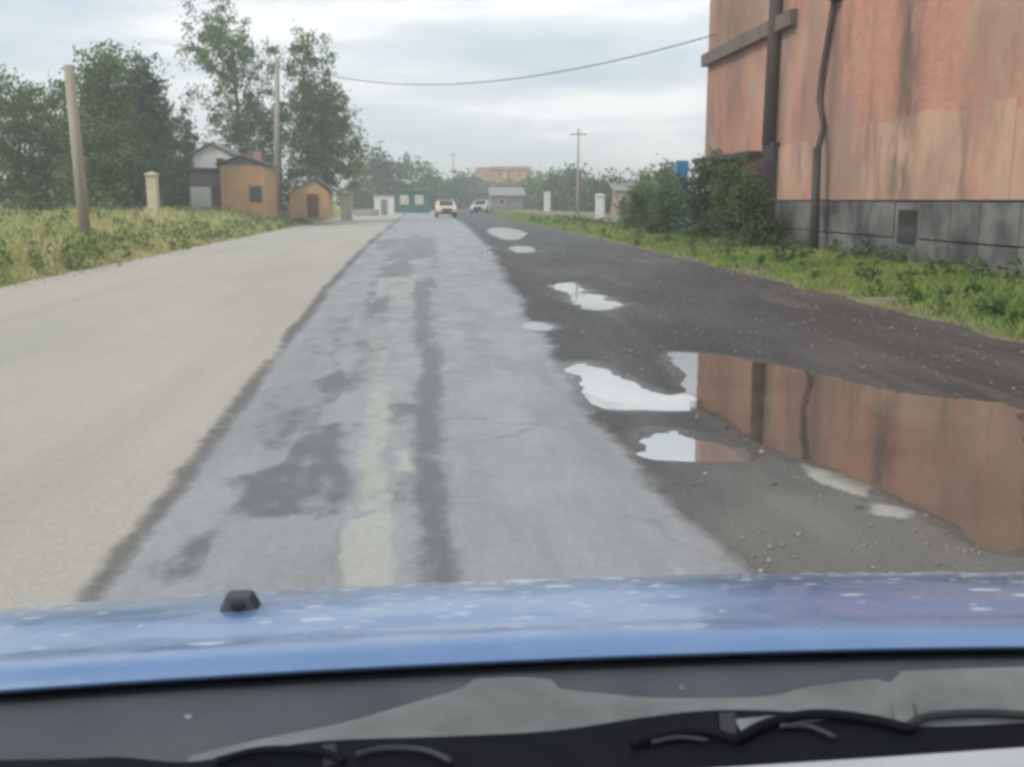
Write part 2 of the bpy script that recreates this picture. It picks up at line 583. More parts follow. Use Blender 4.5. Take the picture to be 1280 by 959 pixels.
def wob(seed, amp, wl):
    g = np.random.default_rng(seed)
    ph = g.uniform(0, 6.28, 6)
    fr = g.uniform(0.5, 2.2, 6) / wl
    am = g.uniform(0.3, 1, 6)
    am = am / am.sum() * amp
    return lambda y: float((am * np.sin(ph + fr * 6.28 * y)).sum())


g = mesh_np('ground', [(-2500, -200, -0.04), (2500, -200, -0.04), (2500, 4000, -0.04), (-2500, 4000, -0.04)], [(0, 1, 2, 3)], M['ground'])
tag(g, kind='structure')

w1, w2, w3, w4 = wob(1, 0.16, 4), wob(2, 0.035, 4), wob(3, 0.10, 4), wob(4, 0.22, 4)
lane_l = lambda y: float(np.interp(y, [-5, 3, 8, 18, 34, 120, 260], [-1.2, -1.22, -1.36, -1.64, -1.85, -2.0, -2.0])) + w2(y)
lane_r = lambda y: float(np.interp(y, [-5, 3.6, 5, 7, 9.5, 17, 31, 60, 120, 260], [1.3, 1.22, 1.14, 1.15, 1.2, 1.45, 2.0, 2.4, 2.5, 2.5])) + w3(y) * min(1, y / 6 if y > 0 else 0)
edge_l = lambda y: -7.15 + w1(y)
edge_r = lambda y: float(np.interp(y, [0, 11, 25, 40, 62, 260], [6.15, 6.17, 6.5, 6.75, 6.5, 6.5])) + w4(y)

def vnoise(x, y, s, seed, octs=4):
    g_ = np.random.default_rng(seed)
    out, amp, tot = np.zeros_like(x), 1.0, 0.0
    for k in range(octs):
        T = g_.uniform(-1, 1, (64, 64))
        u, v = x / s + 17.3 * k, y / s + 9.1 * k
        i, j = np.floor(u).astype(int), np.floor(v).astype(int)
        a, c_ = u - i, v - j
        a, c_ = a * a * (3 - 2 * a), c_ * c_ * (3 - 2 * c_)
        i0, i1, j0, j1 = i % 64, (i + 1) % 64, j % 64, (j + 1) % 64
        out += amp * ((T[i0, j0] * (1 - a) + T[i1, j0] * a) * (1 - c_) + (T[i0, j1] * (1 - a) + T[i1, j1] * a) * c_)
        tot += amp
        amp *= 0.5
        s *= 0.5
    return out / tot


def poly_dist(X, Y, P):
    """Signed distance in metres to a closed outline, positive inside."""
    P = np.asarray(P, float)
    best = np.full(X.shape, 1e9)
    ins = np.zeros(X.shape, bool)
    for k in range(len(P)):
        a, c_ = P[k], P[(k + 1) % len(P)]
        e_ = c_ - a
        t_ = np.clip(((X - a[0]) * e_[0] + (Y - a[1]) * e_[1]) / (e_ @ e_ + 1e-12), 0, 1)
        best = np.minimum(best, np.hypot(X - a[0] - t_ * e_[0], Y - a[1] - t_ * e_[1]))
        cond = (a[1] > Y) != (c_[1] > Y)
        ins ^= cond & (X < (c_[0] - a[0]) * (Y - a[1]) / (c_[1] - a[1] + 1e-12) + a[0])
    return np.where(ins, best, -best)


def px_outline(pts, z=0.0):
    return [tuple(gnd(x, y, z)[:2]) for x, y in pts]


PUDDLES = [
    [(605, 288), (622, 283), (650, 287), (661, 293), (648, 300), (625, 299)],
    [(637, 309), (648, 306), (666, 310), (663, 315), (645, 315)],
    [(697, 356), (708, 353), (726, 360), (720, 366), (705, 362)],
    [(716, 368), (735, 366), (772, 381), (766, 388), (742, 388)],
    [(653, 404), (668, 401), (690, 405), (687, 412), (665, 412)],
    [(709, 453), (724, 449), (745, 460), (790, 480), (828, 496), (862, 489), (878, 508), (830, 513), (760, 512), (737, 492), (728, 472)],
    [(836, 439), (868, 440), (905, 446), (960, 454), (1030, 470), (1100, 488), (1150, 493), (1290, 505), (1300, 700), (1215, 655), (1142, 626),
     (1072, 600), (1022, 576), (965, 556), (920, 535), (885, 512), (872, 492), (856, 468)],
    [(812, 545), (838, 541), (862, 545), (905, 556), (946, 566), (905, 573), (860, 570), (826, 568)],
]
PATCHES = [
    [(388, 530), (436, 525), (440, 640), (400, 648), (392, 590)],
    [(515, 538), (553, 536), (556, 640), (552, 700), (520, 702), (512, 610)],
    [(286, 590), (390, 575), (398, 640), (300, 655)],
    [(488, 505), (540, 503), (548, 520), (500, 526)],
    [(484, 545), (520, 560), (516, 640), (486, 630)],
    [(470, 335), (510, 322), (520, 345), (494, 372)],
    [(512, 350), (540, 350), (544, 430), (516, 440)],
    [(468, 300), (545, 296), (548, 322), (480, 326)],
    [(426, 640), (442, 640), (440, 735), (420, 735)],
    [(400, 400), (440, 380), (450, 430), (410, 450)],
    [(340, 520), (385, 500), (388, 560), (320, 575)],
]
MARKS = [
    [(436, 650), (486, 640), (487, 735), (430, 735)], [(446, 560), (488, 552), (490, 640), (446, 640)], [(462, 480), (494, 476), (490, 556), (450, 556)],
    [(458, 410), (484, 408), (488, 480), (464, 480)], [(494, 560), (520, 562), (518, 592), (492, 590)],
    [(1000, 580), (1030, 586), (1086, 604), (1080, 618), (1030, 604)], [(1090, 626), (1134, 631), (1126, 641), (1094, 638)],
    [(470, 348), (524, 344), (518, 366), (470, 372)], [(462, 320), (500, 300), (510, 305), (470, 330)],  # first outline is a wet sheen, painted on as a pale patch
]
def chaikin(p, n=2):
    for _ in range(n):
        p = [q for i in range(len(p)) for q in ((0.75 * p[i][0] + 0.25 * p[(i + 1) % len(p)][0], 0.75 * p[i][1] + 0.25 * p[(i + 1) % len(p)][1]),
                                                (0.25 * p[i][0] + 0.75 * p[(i + 1) % len(p)][0], 0.25 * p[i][1] + 0.75 * p[(i + 1) % len(p)][1]))]
    return p


PUDDLES = [chaikin(p) for p in PUDDLES]
rx = np.concatenate([np.linspace(0, 1, 26)[:-1] * 5.3 - 7.15, np.arange(-1.85, 4.3, 0.033), np.linspace(4.3, 6.35, 26)])
ry = np.concatenate([np.linspace(-6, 3, 10)[:-1], np.arange(3, 11, 0.045), 11 * (260 / 11) ** np.linspace(0, 1, 330)])
RX, RY = np.meshgrid(rx, ry)
# the outer columns follow the frayed road edges
el = np.array([edge_l(float(v)) for v in ry])[:, None]
er = np.array([edge_r(float(v)) for v in ry])[:, None]
RXs = np.where(RX < -1.85, -1.85 + (RX + 1.85) * (el + 1.85) / (-5.3), np.where(RX > 4.3, 4.3 + (RX - 4.3) / 2.05 * (er - 4.3), RX))
LL = np.array([lane_l(float(v)) for v in ry])[:, None]
LR = np.array([lane_r(float(v)) for v in ry])[:, None]
soft = 0.06 + 0.004 * np.clip(RY, 0, 60)
a_lane = np.clip((RXs - LL) / soft * 0.5 + 0.5, 0, 1)
a_sh = np.clip((RXs - LR) / (soft * 2.4) * 0.5 + 0.5, 0, 1)
a_seam = np.exp(-((RXs - LL + 0.02) / (0.075 + 0.003 * np.clip(RY, 0, 60))) ** 2) * (0.75 + 0.5 * vnoise(RXs, RY * 0.5, 1.2, 3))
a_dark, a_paint_sheen, a_wet = np.zeros_like(RX), np.zeros_like(RX), np.zeros_like(RX)
wx, wy = 0.05 * vnoise(RXs, RY, 0.4, 21), 0.2 * vnoise(RXs, RY, 0.6, 22)
for p, st_ in zip(PATCHES, (0.9, 1, 0.85, 0.8, 0.7, 0.8, 0.85, 0.7, 0.9, 0.5, 0.6)):
    d_ = poly_dist(RXs + wx, RY + wy, px_outline(p))
    a_dark = np.maximum(a_dark, st_ * np.clip(d_ / 0.22 + 0.5, 0, 1))
for p, st_ in zip(MARKS, (1.15, 0.68, 0.7, 0.5, 0.85, 1.2, 1.2, 0.6, 0.45)):
    d_ = poly_dist(RXs + wx * 0.6, RY + wy * 0.6, px_outline(p))
    a_paint_sheen = np.maximum(a_paint_sheen, st_ * np.clip(d_ / 0.13 + 0.6, 0, 1))
mott = vnoise(RXs * 2.0, RY * 0.55, 0.55, 9)
left_half = np.clip((0.15 - RXs) / 0.5, 0, 1) * np.clip((RXs - LL) / 0.3, 0, 1)
a_dark = np.maximum(a_dark, np.clip(mott * 2.0 - 0.10, 0, 0.8) * left_half)
for xc, wdt, am in ((-0.72, 0.17, 1.0), (0.02, 0.10, 0.9), (-1.05, 0.12, 0.7), (-0.12, 0.10, 0.6)):
    band = np.exp(-((RXs - xc - 0.07 * vnoise(RXs * 0, RY, 3.0, int(900 + xc * 50)) - 0.012 * np.clip(RY - 8, 0, 40)) / (wdt + 0.004 * RY)) ** 2)
    a_dark = np.maximum(a_dark, am * band * np.clip(0.42 + 1.1 * vnoise(RXs * 2.2, RY * 0.35, 0.8, int(700 + xc * 50)), 0, 1) * np.clip(1.3 - RY / 60, 0, 1))
a_paint_sheen = np.maximum(a_paint_sheen, np.clip(vnoise(RXs * 2, RY * 0.5, 0.8, 14) * 1.3 - 0.15, 0, 0.45) * np.exp(-((RXs + 0.35) / 0.22) ** 2))
RZ = 0.010 * vnoise(RXs, RY * 0.6, 1.1, 30, 5) * a_sh + 0.002 * vnoise(RXs, RY * 0.5, 0.9, 31) * a_lane
RZ = RZ - 0.004 * np.exp(-((RXs - LL) / 0.1) ** 2)
dip = np.full_like(RX, -9.0)
which = np.full(RX.shape, -1)
jx, jy = 0.10 * vnoise(RXs, RY, 0.5, 33, 5), 0.22 * vnoise(RXs, RY, 0.7, 34, 5)
for p in PUDDLES:
    q = px_outline(p)
    sc_ = min(1.0, 0.25 + q[0][1] / 30)
    d_ = poly_dist(RXs + jx * (0.7 if q[0][1] < 12 else 1.6), RY + jy * (0.7 if q[0][1] < 12 else 3.0), q)
    d_ = d_ / (1.0 if q[0][1] < 12 else 1.6)
    which = np.where(d_ > dip, PUDDLES.index(p), which)
    dip = np.maximum(dip, d_)
a_silt_veil = np.clip((5.6 - RY) / 1.5 + 0.5 * vnoise(RXs, RY, 0.6, 51), 0, 0.8) * a_sh + np.clip(vnoise(RXs * 1.6, RY * 0.35, 1.2, 52) * 1.2 - 0.25, 0, 0.4) * a_sh  # near shoulder painted paler for the windscreen's reflection veil; noise patches are silt
WATER_Z = -0.014
shore = np.clip(dip / 0.30, -1, 1)
gg = np.clip((dip + 0.3) / 0.3, 0, 1)
RZ = RZ * (1 - gg) + (WATER_Z - 0.05 * np.clip(shore, 0, 1) + 0.009 * vnoise(RXs, RY * 0.8, 0.34, 36, 4)) * gg
a_wet = np.clip(1.0 + dip / 0.28, 0, 1) * np.clip(1.5 - RY / 22, 0, 1)
road = mesh_np('road', np.stack([RXs, RY, RZ], -1).reshape(-1, 3),
               np.stack([(np.arange(len(ry) - 1)[:, None] * len(rx) + np.arange(len(rx) - 1)[None, :] + o_).ravel() for o_ in (0, 1, len(rx) + 1, len(rx))], -1), M['road'], smooth=True)
for nm, arr in (('lane', a_lane), ('shoulder', a_sh), ('seam', a_seam), ('dark', a_dark), ('paint', a_paint_sheen), ('wet', a_wet), ('silt_veil', a_silt_veil)):
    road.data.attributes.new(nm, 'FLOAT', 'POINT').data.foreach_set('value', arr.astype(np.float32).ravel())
tag(road, kind='structure')
for k, p in enumerate(PUDDLES):         # water standing in the dips; its outline is where the road surface breaks through
    q = np.array(px_outline(p))
    own = (which == k) & (dip > -0.22)
    jj, ii = np.nonzero(own[:-1, :-1] | own[1:, :-1] | own[:-1, 1:] | own[1:, 1:])
    if len(jj) == 0: continue
    st = len(rx)
    ids = np.stack([jj * st + ii, jj * st + ii + 1, (jj + 1) * st + ii + 1, (jj + 1) * st + ii], -1)
    uq, inv = np.unique(ids, return_inverse=True)
    vv = np.stack([RXs.ravel()[uq], RY.ravel()[uq], np.full(len(uq), WATER_Z + 0.0012 * (k % 4))], -1)
    tag(mesh_np('puddle', vv, inv.reshape(-1, 4), M['water'] if k == 6 else M['rippled_water'] if k < 2 else M['clear_water']), kind='structure')

# left bank and right verge
def bank_z(x, y):
    u = np.clip((-7.05 - x) / 4.5, 0, 1)
    return 0.62 * u * u * (3 - 2 * u) + 0.05 * np.sin(x * 1.7 + y * 0.6) * u + 0.05 * np.sin(y * 0.9 - x * 0.4) * u - 0.03 * (1 - u)


def right_z(x, y):
    u = np.clip((x - 6.0) / 3.0, 0, 1)
    return 0.10 * u + 0.03 * np.sin(y * 1.3 + x) * u - 0.02 * (1 - u)


def grid(name, xs, ys, fz, material):
    X, Y = np.meshgrid(xs, ys)
    Z = fz(X, Y)
    V = np.stack([X, Y, Z], -1).reshape(-1, 3)
    nx, ny = len(xs), len(ys)
    i, j = np.meshgrid(np.arange(nx - 1), np.arange(ny - 1))
    p = (j * nx + i).ravel()
    return mesh_np(name, V, np.stack([p, p + 1, p + nx + 1, p + nx], -1), material, smooth=True)


tag(grid('verge_bank', np.concatenate([np.linspace(-120, -14, 30), np.linspace(-13.5, -6.9, 26)]), np.linspace(-6, 230, 240), bank_z, M['dirt']), kind='structure')
tag(grid('grass_verge', np.concatenate([np.linspace(5.9, 12, 24), np.linspace(13, 120, 30)]), np.linspace(-6, 230, 240), right_z, M['dirt']), kind='structure')


def blades(name, x, y, z, h, w, material, lean=0.35):
    n = len(x)
    a = nr.uniform(0, 2 * math.pi, n)
    la = nr.uniform(0, 2 * math.pi, n)
    le = nr.uniform(0, lean, n) * h
    dx, dy = np.cos(a) * w * 0.5, np.sin(a) * w * 0.5
    tx, ty = np.cos(la) * le, np.sin(la) * le
    V = np.empty((n, 5, 3), np.float32)
    V[:, 0] = np.stack([x - dx, y - dy, z], -1)
    V[:, 1] = np.stack([x + dx, y + dy, z], -1)
    V[:, 2] = np.stack([x + dx * 0.8 + tx * 0.4, y + dy * 0.8 + ty * 0.4, z + h * 0.55], -1)
    V[:, 3] = np.stack([x + tx, y + ty, z + h], -1)
    V[:, 4] = np.stack([x - dx * 0.8 + tx * 0.4, y - dy * 0.8 + ty * 0.4, z + h * 0.55], -1)
    Fq = np.arange(n * 5).reshape(n, 5)
    return mesh_np(name, V.reshape(-1, 3), Fq, material)


def clump_noise(x, y, s, seed):
    g_ = np.random.default_rng(seed)
    v = np.zeros_like(x)
    for k in range(7):
        a = g_.uniform(0, 6.28)
        f_ = g_.uniform(0.4, 1.6) / s
        v += np.sin((x * math.cos(a) + y * math.sin(a)) * f_ * 6.28 + g_.uniform(0, 6.28))
    return v / 7


n = 130000
gy = 8 + 130 * nr.uniform(0, 1, n) ** 1.6
gxx = -7.0 - np.abs(nr.exponential(4.0, n))
cl = clump_noise(gxx, gy, 3.0, 5)
near = np.clip((-7.0 - gxx) / 1.6, 0.15, 1)
h = (0.16 + 0.34 * nr.uniform(0, 1, n) ** 2 + 0.28 * np.clip(cl + 0.1, 0, 1)) * near
keep = cl > -0.42
o = blades('tall_grass', gxx[keep], gy[keep], bank_z(gxx, gy)[keep] - 0.02, h[keep], 0.022 + 0.0009 * gy[keep], M['grass_l'], 0.5)
tag(o, 'tall yellow green weeds covering the roadside bank by the houses', 'grass', kind='stuff')
n = 120000
gy = 7 + 110 * nr.uniform(0, 1, n) ** 1.6
gxx = nr.uniform(6.1, 9.95, n)
mid_ = edge_r(20)
cl = clump_noise(gxx, gy, 2.0, 8)
ex = np.array([edge_r(float(v)) for v in gy])
fade = np.clip((gxx - ex + 0.1) / 0.9, 0, 1)
keep = (nr.uniform(0, 1, n) < fade) & (cl > -0.5)
h = (0.07 + 0.10 * nr.uniform(0, 1, n) + 0.22 * np.clip(cl, 0, 1)) * (0.5 + 0.5 * fade)
o = blades('verge_grass', gxx[keep], gy[keep], right_z(gxx, gy)[keep] - 0.01, h[keep], 0.016 + 0.0008 * gy[keep], M['grass_r'], 0.6)
tag(o, 'short bright green grass between dark shoulder and brick building', 'grass', kind='stuff')

# loose stones on the shoulder and along both road edges
ns = 2600
sy = 3.2 + 26 * nr.uniform(0, 1, ns) ** 1.8
sxx = np.where(nr.uniform(0, 1, ns) < 0.7, nr.uniform(1.3, 6.4, ns), np.where(nr.uniform(0, 1, ns) < 0.5, -7.0 + nr.normal(0, 0.3, ns), 6.2 + nr.normal(0, 0.35, ns)))
jj_ = np.clip(np.searchsorted(ry, sy), 1, len(ry) - 1)
ii_ = np.clip(np.searchsorted(rx, sxx), 1, len(rx) - 1)
sz = RZ[jj_, ii_]
okk = (dip[jj_, ii_] < -0.05)
sxx, sy, sz = sxx[okk], sy[okk], sz[okk]
ns = len(sxx)
sr = 0.006 + 0.012 * nr.uniform(0, 1, ns) ** 3 + 0.0004 * sy
base = np.array([(1, 0, 0), (0.3, 0.9, 0), (-0.8, 0.6, 0), (-0.8, -0.6, 0), (0.3, -0.9, 0), (0.1, 0.1, 0.8), (0, 0, -0.4)], float)
tri = np.array([(0, 1, 5), (1, 2, 5), (2, 3, 5), (3, 4, 5), (4, 0, 5), (1, 0, 6), (2, 1, 6), (3, 2, 6), (4, 3, 6), (0, 4, 6)])
V = base[None] * (1 + nr.normal(0, 0.2, (ns, 7, 3))) * sr[:, None, None] + np.stack([sxx, sy, sz + 0.2 * sr], -1)[:, None]
o = mesh_np('gravel', V.reshape(-1, 3), (tri[None] + 7 * np.arange(ns)[:, None, None]).reshape(-1, 3), M['stone'])
tag(o, 'small loose stones scattered over the dark wet shoulder', 'gravel', kind='stuff')


def weed_patch(name, x, y, z, hgt, leaf, material, seed):
    """Broad leaved weeds: many small leaf faces gathered in low clumps."""
    g_ = np.random.default_rng(seed)
    per = 46
    n_ = len(x) * per
    ci = np.repeat(np.arange(len(x)), per)
    u = g_.uniform(0, 1, n_)
    p = np.stack([x[ci] + g_.normal(0, 0.22, n_) * hgt[ci] * (1.1 - 0.5 * u), y[ci] + g_.normal(0, 0.22, n_) * hgt[ci] * (1.1 - 0.5 * u), z[ci] + u * hgt[ci]], -1)
    a = g_.normal(size=(n_, 3)); a[:, 2] += 0.6
    a /= np.linalg.norm(a, axis=1)[:, None]
    c_ = np.cross(a, g_.normal(size=(n_, 3)))
    c_ /= np.linalg.norm(c_, axis=1)[:, None]
    s_ = leaf * g_.uniform(0.5, 1.4, n_)[:, None]
    V = np.stack([p - a * s_ * 0.7, p + c_ * s_ * 0.35, p + a * s_ * 0.7, p - c_ * s_ * 0.35], 1)
    return mesh_np(name, V.reshape(-1, 3), np.arange(n_ * 4).reshape(n_, 4), material)


n = 420
y_ = 14 + 70 * nr.uniform(0, 1, n) ** 1.5
x_ = -7.2 - np.abs(nr.exponential(3.2, n))
o = weed_patch('roadside_weeds', x_, y_, bank_z(x_, y_), nr.uniform(0.2, 0.75, n), 0.09, M['leaf_weed'], 61)
tag(o, 'leafy green weeds growing through the yellow grass on the bank', 'weeds', kind='stuff')
n = 320
y_ = 10 + 60 * nr.uniform(0, 1, n) ** 1.5
x_ = nr.uniform(6.5, 9.9, n)
x_ = np.where(nr.uniform(0, 1, n) < 0.6, 9.9 - np.abs(nr.exponential(0.5, n)), x_)
o = weed_patch('wallside_weeds', x_, y_, right_z(x_, y_), nr.uniform(0.12, 0.5, n), 0.07, M['leaf_dark'], 62)
tag(o, 'low dark weeds along the foot of the brick building', 'weeds', kind='stuff')

# hills on the horizon
xs = np.linspace(-900, 1500, 160)
ridge = 11 + 5 * np.sin(xs / 170.0) + 3 * np.sin(xs / 61 + 1) + 1.2 * np.sin(xs / 23)
V = [(x, 900, -1) for x in xs] + [(x, 960 + 60 * math.sin(x / 90), z) for x, z in zip(xs, ridge)] + [(x, 1300, -1) for x in xs]
nn = len(xs)
Q = [(j * nn + i, j * nn + i + 1, (j + 1) * nn + i + 1, (j + 1) * nn + i) for j in range(2) for i in range(nn - 1)]
tag(mesh_np('hills', V, Q, M['hill'], smooth=True), kind='structure')

# ------------------------------------------------------------------ brick building
M['pipe'] = mat('sooty iron pipe', (0.06, 0.046, 0.045), (0.10, 0.075, 0.07), scale=2.5, rough=0.7, stretch=(1, 1, 0.4))
WX = 10.0
bl = empty('brick_building', (WX, 21, 0))
tag(bl, 'large old orange brick building with grey block plinth beside the road', 'building')
Y0, Y1 = -16.0, 14.8          # local along the wall (world 5 .. 35.8)


def bpart(name, mb, m, **kw):
    return mb.build(name, m, bl, **kw)


bpart('wall', MB().box(0.0, 14, Y0, Y1, 1.45, 12.6), M['brick'])
M['damp'] = mat('damp stained brick', (0.33, 0.22, 0.165), (0.19, 0.135, 0.11), scale=1.2, rough=0.9, spec=0.15, stretch=(1, 1.4, 0.25), bump=0.006, bscale=9)
ya = Y0
for yb in (-9.2, -4.4, 0.9, 4.6, 8.0):       # patches of render, each broken off along a ragged upper edge
    top = 3.02 + rnd.uniform(-0.12, 0.12)
    n_ = 22
    line = [(ya + (yb - ya) * k / n_, top + rnd.gauss(0, 0.02) + (0.05 * math.sin(k * 0.45 + ya))) for k in range(n_ + 1)]
    poly = [(ya, 1.452)] + line + [(yb - 0.02, 1.452)]
    poly[-2] = (yb - 0.02, poly[-2][1])
    nv = len(poly)
    mb = MB().add([(-0.035, y_, z_) for y_, z_ in poly] + [(0.0, y_, z_) for y_, z_ in poly],
                  [tuple(range(nv - 1, -1, -1))] + [(i, (i + 1) % nv, nv + (i + 1) % nv, nv + i) for i in range(nv)])
    bpart('render_patch', mb, M['render'])
    ya = yb
bpart('plinth_wall', MB().box(0.03, 13.97, Y0 + 0.02, Y1 - 0.02, -0.1, 1.45), M['plinthback'])
y = Y0 + 0.05
k = 0
while y < Y1 - 0.3:                      # the plinth: big concrete blocks in one course, basement lights between
    ww = rnd.uniform(0.85, 1.25)
    if y + ww > Y1: ww = Y1 - y - 0.03
    if k in (7, 13):
        fr = bpart('basement_window', MB().box(-0.03, 0.05, y, y + ww, -0.02, 1.40), M['plinth'])
        MB().box(-0.036, -0.0305, y + 0.12, y + ww - 0.12, 0.55, 1.25).build('pane', M['glassdark'], fr)
    else:
        for z0, z1 in ((-0.05, 0.66), (0.68, 1.42)):
            bpart('plinth_block', MB().box(-0.05 - rnd.uniform(0, 0.025), 0.05, y, y + ww, z0, z1 - rnd.uniform(0, 0.02)), M['plinth'], bevel=0.012)
    y += ww + 0.035
    k += 1
# damp pilaster, cornice, ledge
bpart('cornice', MB().box(-0.25, 0.0, Y0, Y1 + 0.1, 12.3, 12.75), M['stain'])
bpart('ledge', MB().box(-0.22, 0.0, 6.2, Y1 + 0.12, 6.05, 6.45), M['stain'])
bpart('canopy_beam', MB().box(-0.55, 0.0, 8.2, Y1 - 0.4, 2.72, 2.86), M['darkmetal'])
# stained plaster run-off under a blocked gutter outlet
bpart('gutter_box', MB().box(-0.22, -0.0, 7.1, 8.0, 2.55, 3.05), M['darkmetal'])
o = bpart('drain_pipe', MB().tube([(-0.16, 7.5, 12.2), (-0.16, 7.5, 6.8), (-0.18, 7.55, 3.0)], 0.19, 10), M['pipe'], smooth=True)
bpart('boarded_duct', MB().box(-0.42, -0.05, 7.1, 7.85, -0.05, 2.55), M['darkmetal'])
bpart('conduit', MB().tube([(-0.1, 3.6, 12.2), (-0.1, 3.55, 7.6), (-0.1, 3.5, 6.4), (-0.1, 3.72, 5.6), (-0.1, 4.05, 4.6), (-0.1, 4.15, 3.9), (-0.1, 3.8, 3.25), (-0.38, 3.32, 2.7)],
      [0.075] * 8, 8), M['pipe'], smooth=True)
bpart('conduit_bracket', MB().box(-0.24, 0, 3.25, 3.55, 6.15, 6.45), M['darkmetal'])
bpart('cable_post', MB().tube([(-0.45, 3.05, -0.05), (-0.42, 3.3, 2.7)], [0.11, 0.10], 10), M['darkmetal'], smooth=True)
bpart('roof', MB().box(-0.1, 14.1, Y0 - 0.1, Y1 + 0.1, 12.76, 12.95), M['roofdark'])

# ------------------------------------------------------------------ trees
def make_tree(name, label, loc, h, lobes, n, leaf, material, bark, cat='tree', group=None, trunk_r=0.14, trunk_h=None, seed=0, limbs=7, tilt=0.0):
    """lobes: (dx, dy, z, rx, ry, rz, weight) in metres from the base. Leaves sit in clumps spread through each lobe's volume."""
    g_ = np.random.default_rng(seed)
    root = empty(name, loc)
    tag(root, label, cat, group)
    lb = np.array(lobes, float)
    w = lb[:, 6] / lb[:, 6].sum()
    nc = max(12, n // 38)
    li = g_.choice(len(lb), nc, p=w)
    dirs = g_.normal(size=(nc, 3))
    dirs /= np.linalg.norm(dirs, axis=1)[:, None]
    rad = g_.uniform(0.05, 1.0, nc) ** 0.5 * g_.choice([1.0, 1.0, 1.18], nc)
    cen = lb[li, :3] + dirs * rad[:, None] * lb[li, 3:6]
    cen[:, 2] = np.maximum(cen[:, 2], 0.15)
    per = np.maximum(4, (g_.gamma(2.0, 0.5, nc) * n / nc)).astype(int)
    ci = np.repeat(np.arange(nc), per)
    cr_ = np.repeat(g_.uniform(0.55, 1.35, nc) * leaf * 3.0, per)
    p = cen[ci] + g_.normal(0, 0.5, (len(ci), 3)) * cr_[:, None] * np.array([1, 1, 0.8])
    m_ = len(p)
    a = g_.normal(size=(m_, 3))
    a /= np.linalg.norm(a, axis=1)[:, None]
    b_ = np.cross(a, g_.normal(size=(m_, 3)))
    b_ /= np.linalg.norm(b_, axis=1)[:, None]
    s = leaf * g_.uniform(0.6, 1.3, m_)[:, None]
    V = np.empty((m_, 4, 3), np.float32)
    V[:, 0] = p - a * s * 0.6
    V[:, 1] = p + b_ * s * 0.34
    V[:, 2] = p + a * s * 0.6
    V[:, 3] = p - b_ * s * 0.34
    mesh_np('crown', V.reshape(-1, 3), np.arange(m_ * 4).reshape(m_, 4), material, root)
    mb = MB()
    th = trunk_h or h * 0.86
    pts, rs = [], []
    for k in range(9):
        u = k / 8
        pts.append((tilt * u + 0.10 * math.sin(u * 5 + seed), 0.08 * math.sin(u * 4 + seed * 2), -0.15 + th * u))
        rs.append(trunk_r * (1 - 0.85 * u) + 0.01)
    mb.tube(pts, rs, 8)
    mb.build('trunk', bark, root, smooth=True)
    for k in range(limbs):
        c_ = Vector(cen[g_.integers(nc)])
        z0 = min(th * 0.9, max(h * 0.12, c_.z - g_.uniform(0.12, 0.3) * h))
        u = z0 / th
        s_ = Vector((tilt * u + 0.10 * math.sin(u * 5 + seed), 0.08 * math.sin(u * 4 + seed * 2), z0))
        md = s_.lerp(c_, 0.5) + Vector((0, 0, 0.12 * (c_ - s_).length))
        r0 = trunk_r * (1 - 0.8 * u) * 0.5
        MB().tube([s_, md, c_], [r0, r0 * 0.6, r0 * 0.2], 6).build('limb', bark, root, smooth=True)
    return root


def lobed(h, wd, z0, nl, seed, spread=0.75, taper=0.5):
    """Uneven lobes stacked up the stem: wide low, narrower to the top."""
    g_ = random.Random(seed)
    out = []
    for k in range(nl):
        u = (k + 0.5) / nl
        r = wd * 0.5 * (1 - taper * u ** 1.6) * g_.uniform(0.45, 0.75)
        a = g_.uniform(0, 6.28)
        o_ = wd * 0.5 * spread * (1 - taper * u) * g_.uniform(0.2, 0.8)
        out.append((math.cos(a) * o_, math.sin(a) * o_, z0 + (h - z0) * u * 0.97, r, r, r * g_.uniform(0.8, 1.5), r * r))
    return out


BZ = 0.6
GL = 'trees behind the roadside bank'


def near_tree(px, ytop, wpx, Y, label, mat_, n, nl, z0f, seed, leaf=0.17, taper=0.5, spread=0.75, limbs=9, tr=0.15, tilt=0.0):
    x = gx(px, Y)
    h_ = at(px, ytop, Y).z - BZ
    wd = wpx * Y / F
    return make_tree('broadleaf_tree', label, (x, Y, BZ), h_, lobed(h_, wd, h_ * z0f, nl, seed, spread, taper), n, leaf, M[mat_], M['bark'], 'tree', GL,
                     tr, None, seed, limbs, tilt)


near_tree(140, 72, 150, 52, 'broad bushy dark green tree just behind the short timber pole', 'leaf_mid', 22000, 15, 0.05, 101)
near_tree(182, 70, 105, 56, 'bushy dark tree with twin tops behind the pale gatepost', 'leaf_blue', 17000, 15, 0.05, 102)
near_tree(96, 108, 100, 55, 'lower bright green tree behind the short timber pole', 'leaf_mid', 8000, 9, 0.04, 103)
near_tree(30, 95, 130, 54, 'wide green tree at the very left end of the bank', 'leaf_mid', 12000, 11, 0.04, 104)
near_tree(236, 112, 34, 66, 'slim dark sapling between bushy trees and white gable', 'leaf_blue', 3200, 8, 0.15, 105, taper=0.6)
near_tree(212, 150, 40, 62, 'low sparse dark tree left of the slim sapling', 'leaf_dark', 3000, 6, 0.08, 106)
near_tree(303, 14, 135, 71, 'tallest tree, a loose poplar rising behind the ochre house', 'leaf_mid', 20000, 17, 0.16, 107, taper=0.15, spread=0.8, limbs=16, tr=0.22)
near_tree(386, 32, 78, 68, 'tall narrow poplar right of the concrete pole', 'leaf_mid', 9000, 13, 0.2, 108, taper=0.2, limbs=12, tr=0.2)
near_tree(410, 118, 100, 69, 'rounded pale green tree over the small orange shed', 'leaf_pale', 14000, 11, 0.28, 109, taper=0.25)
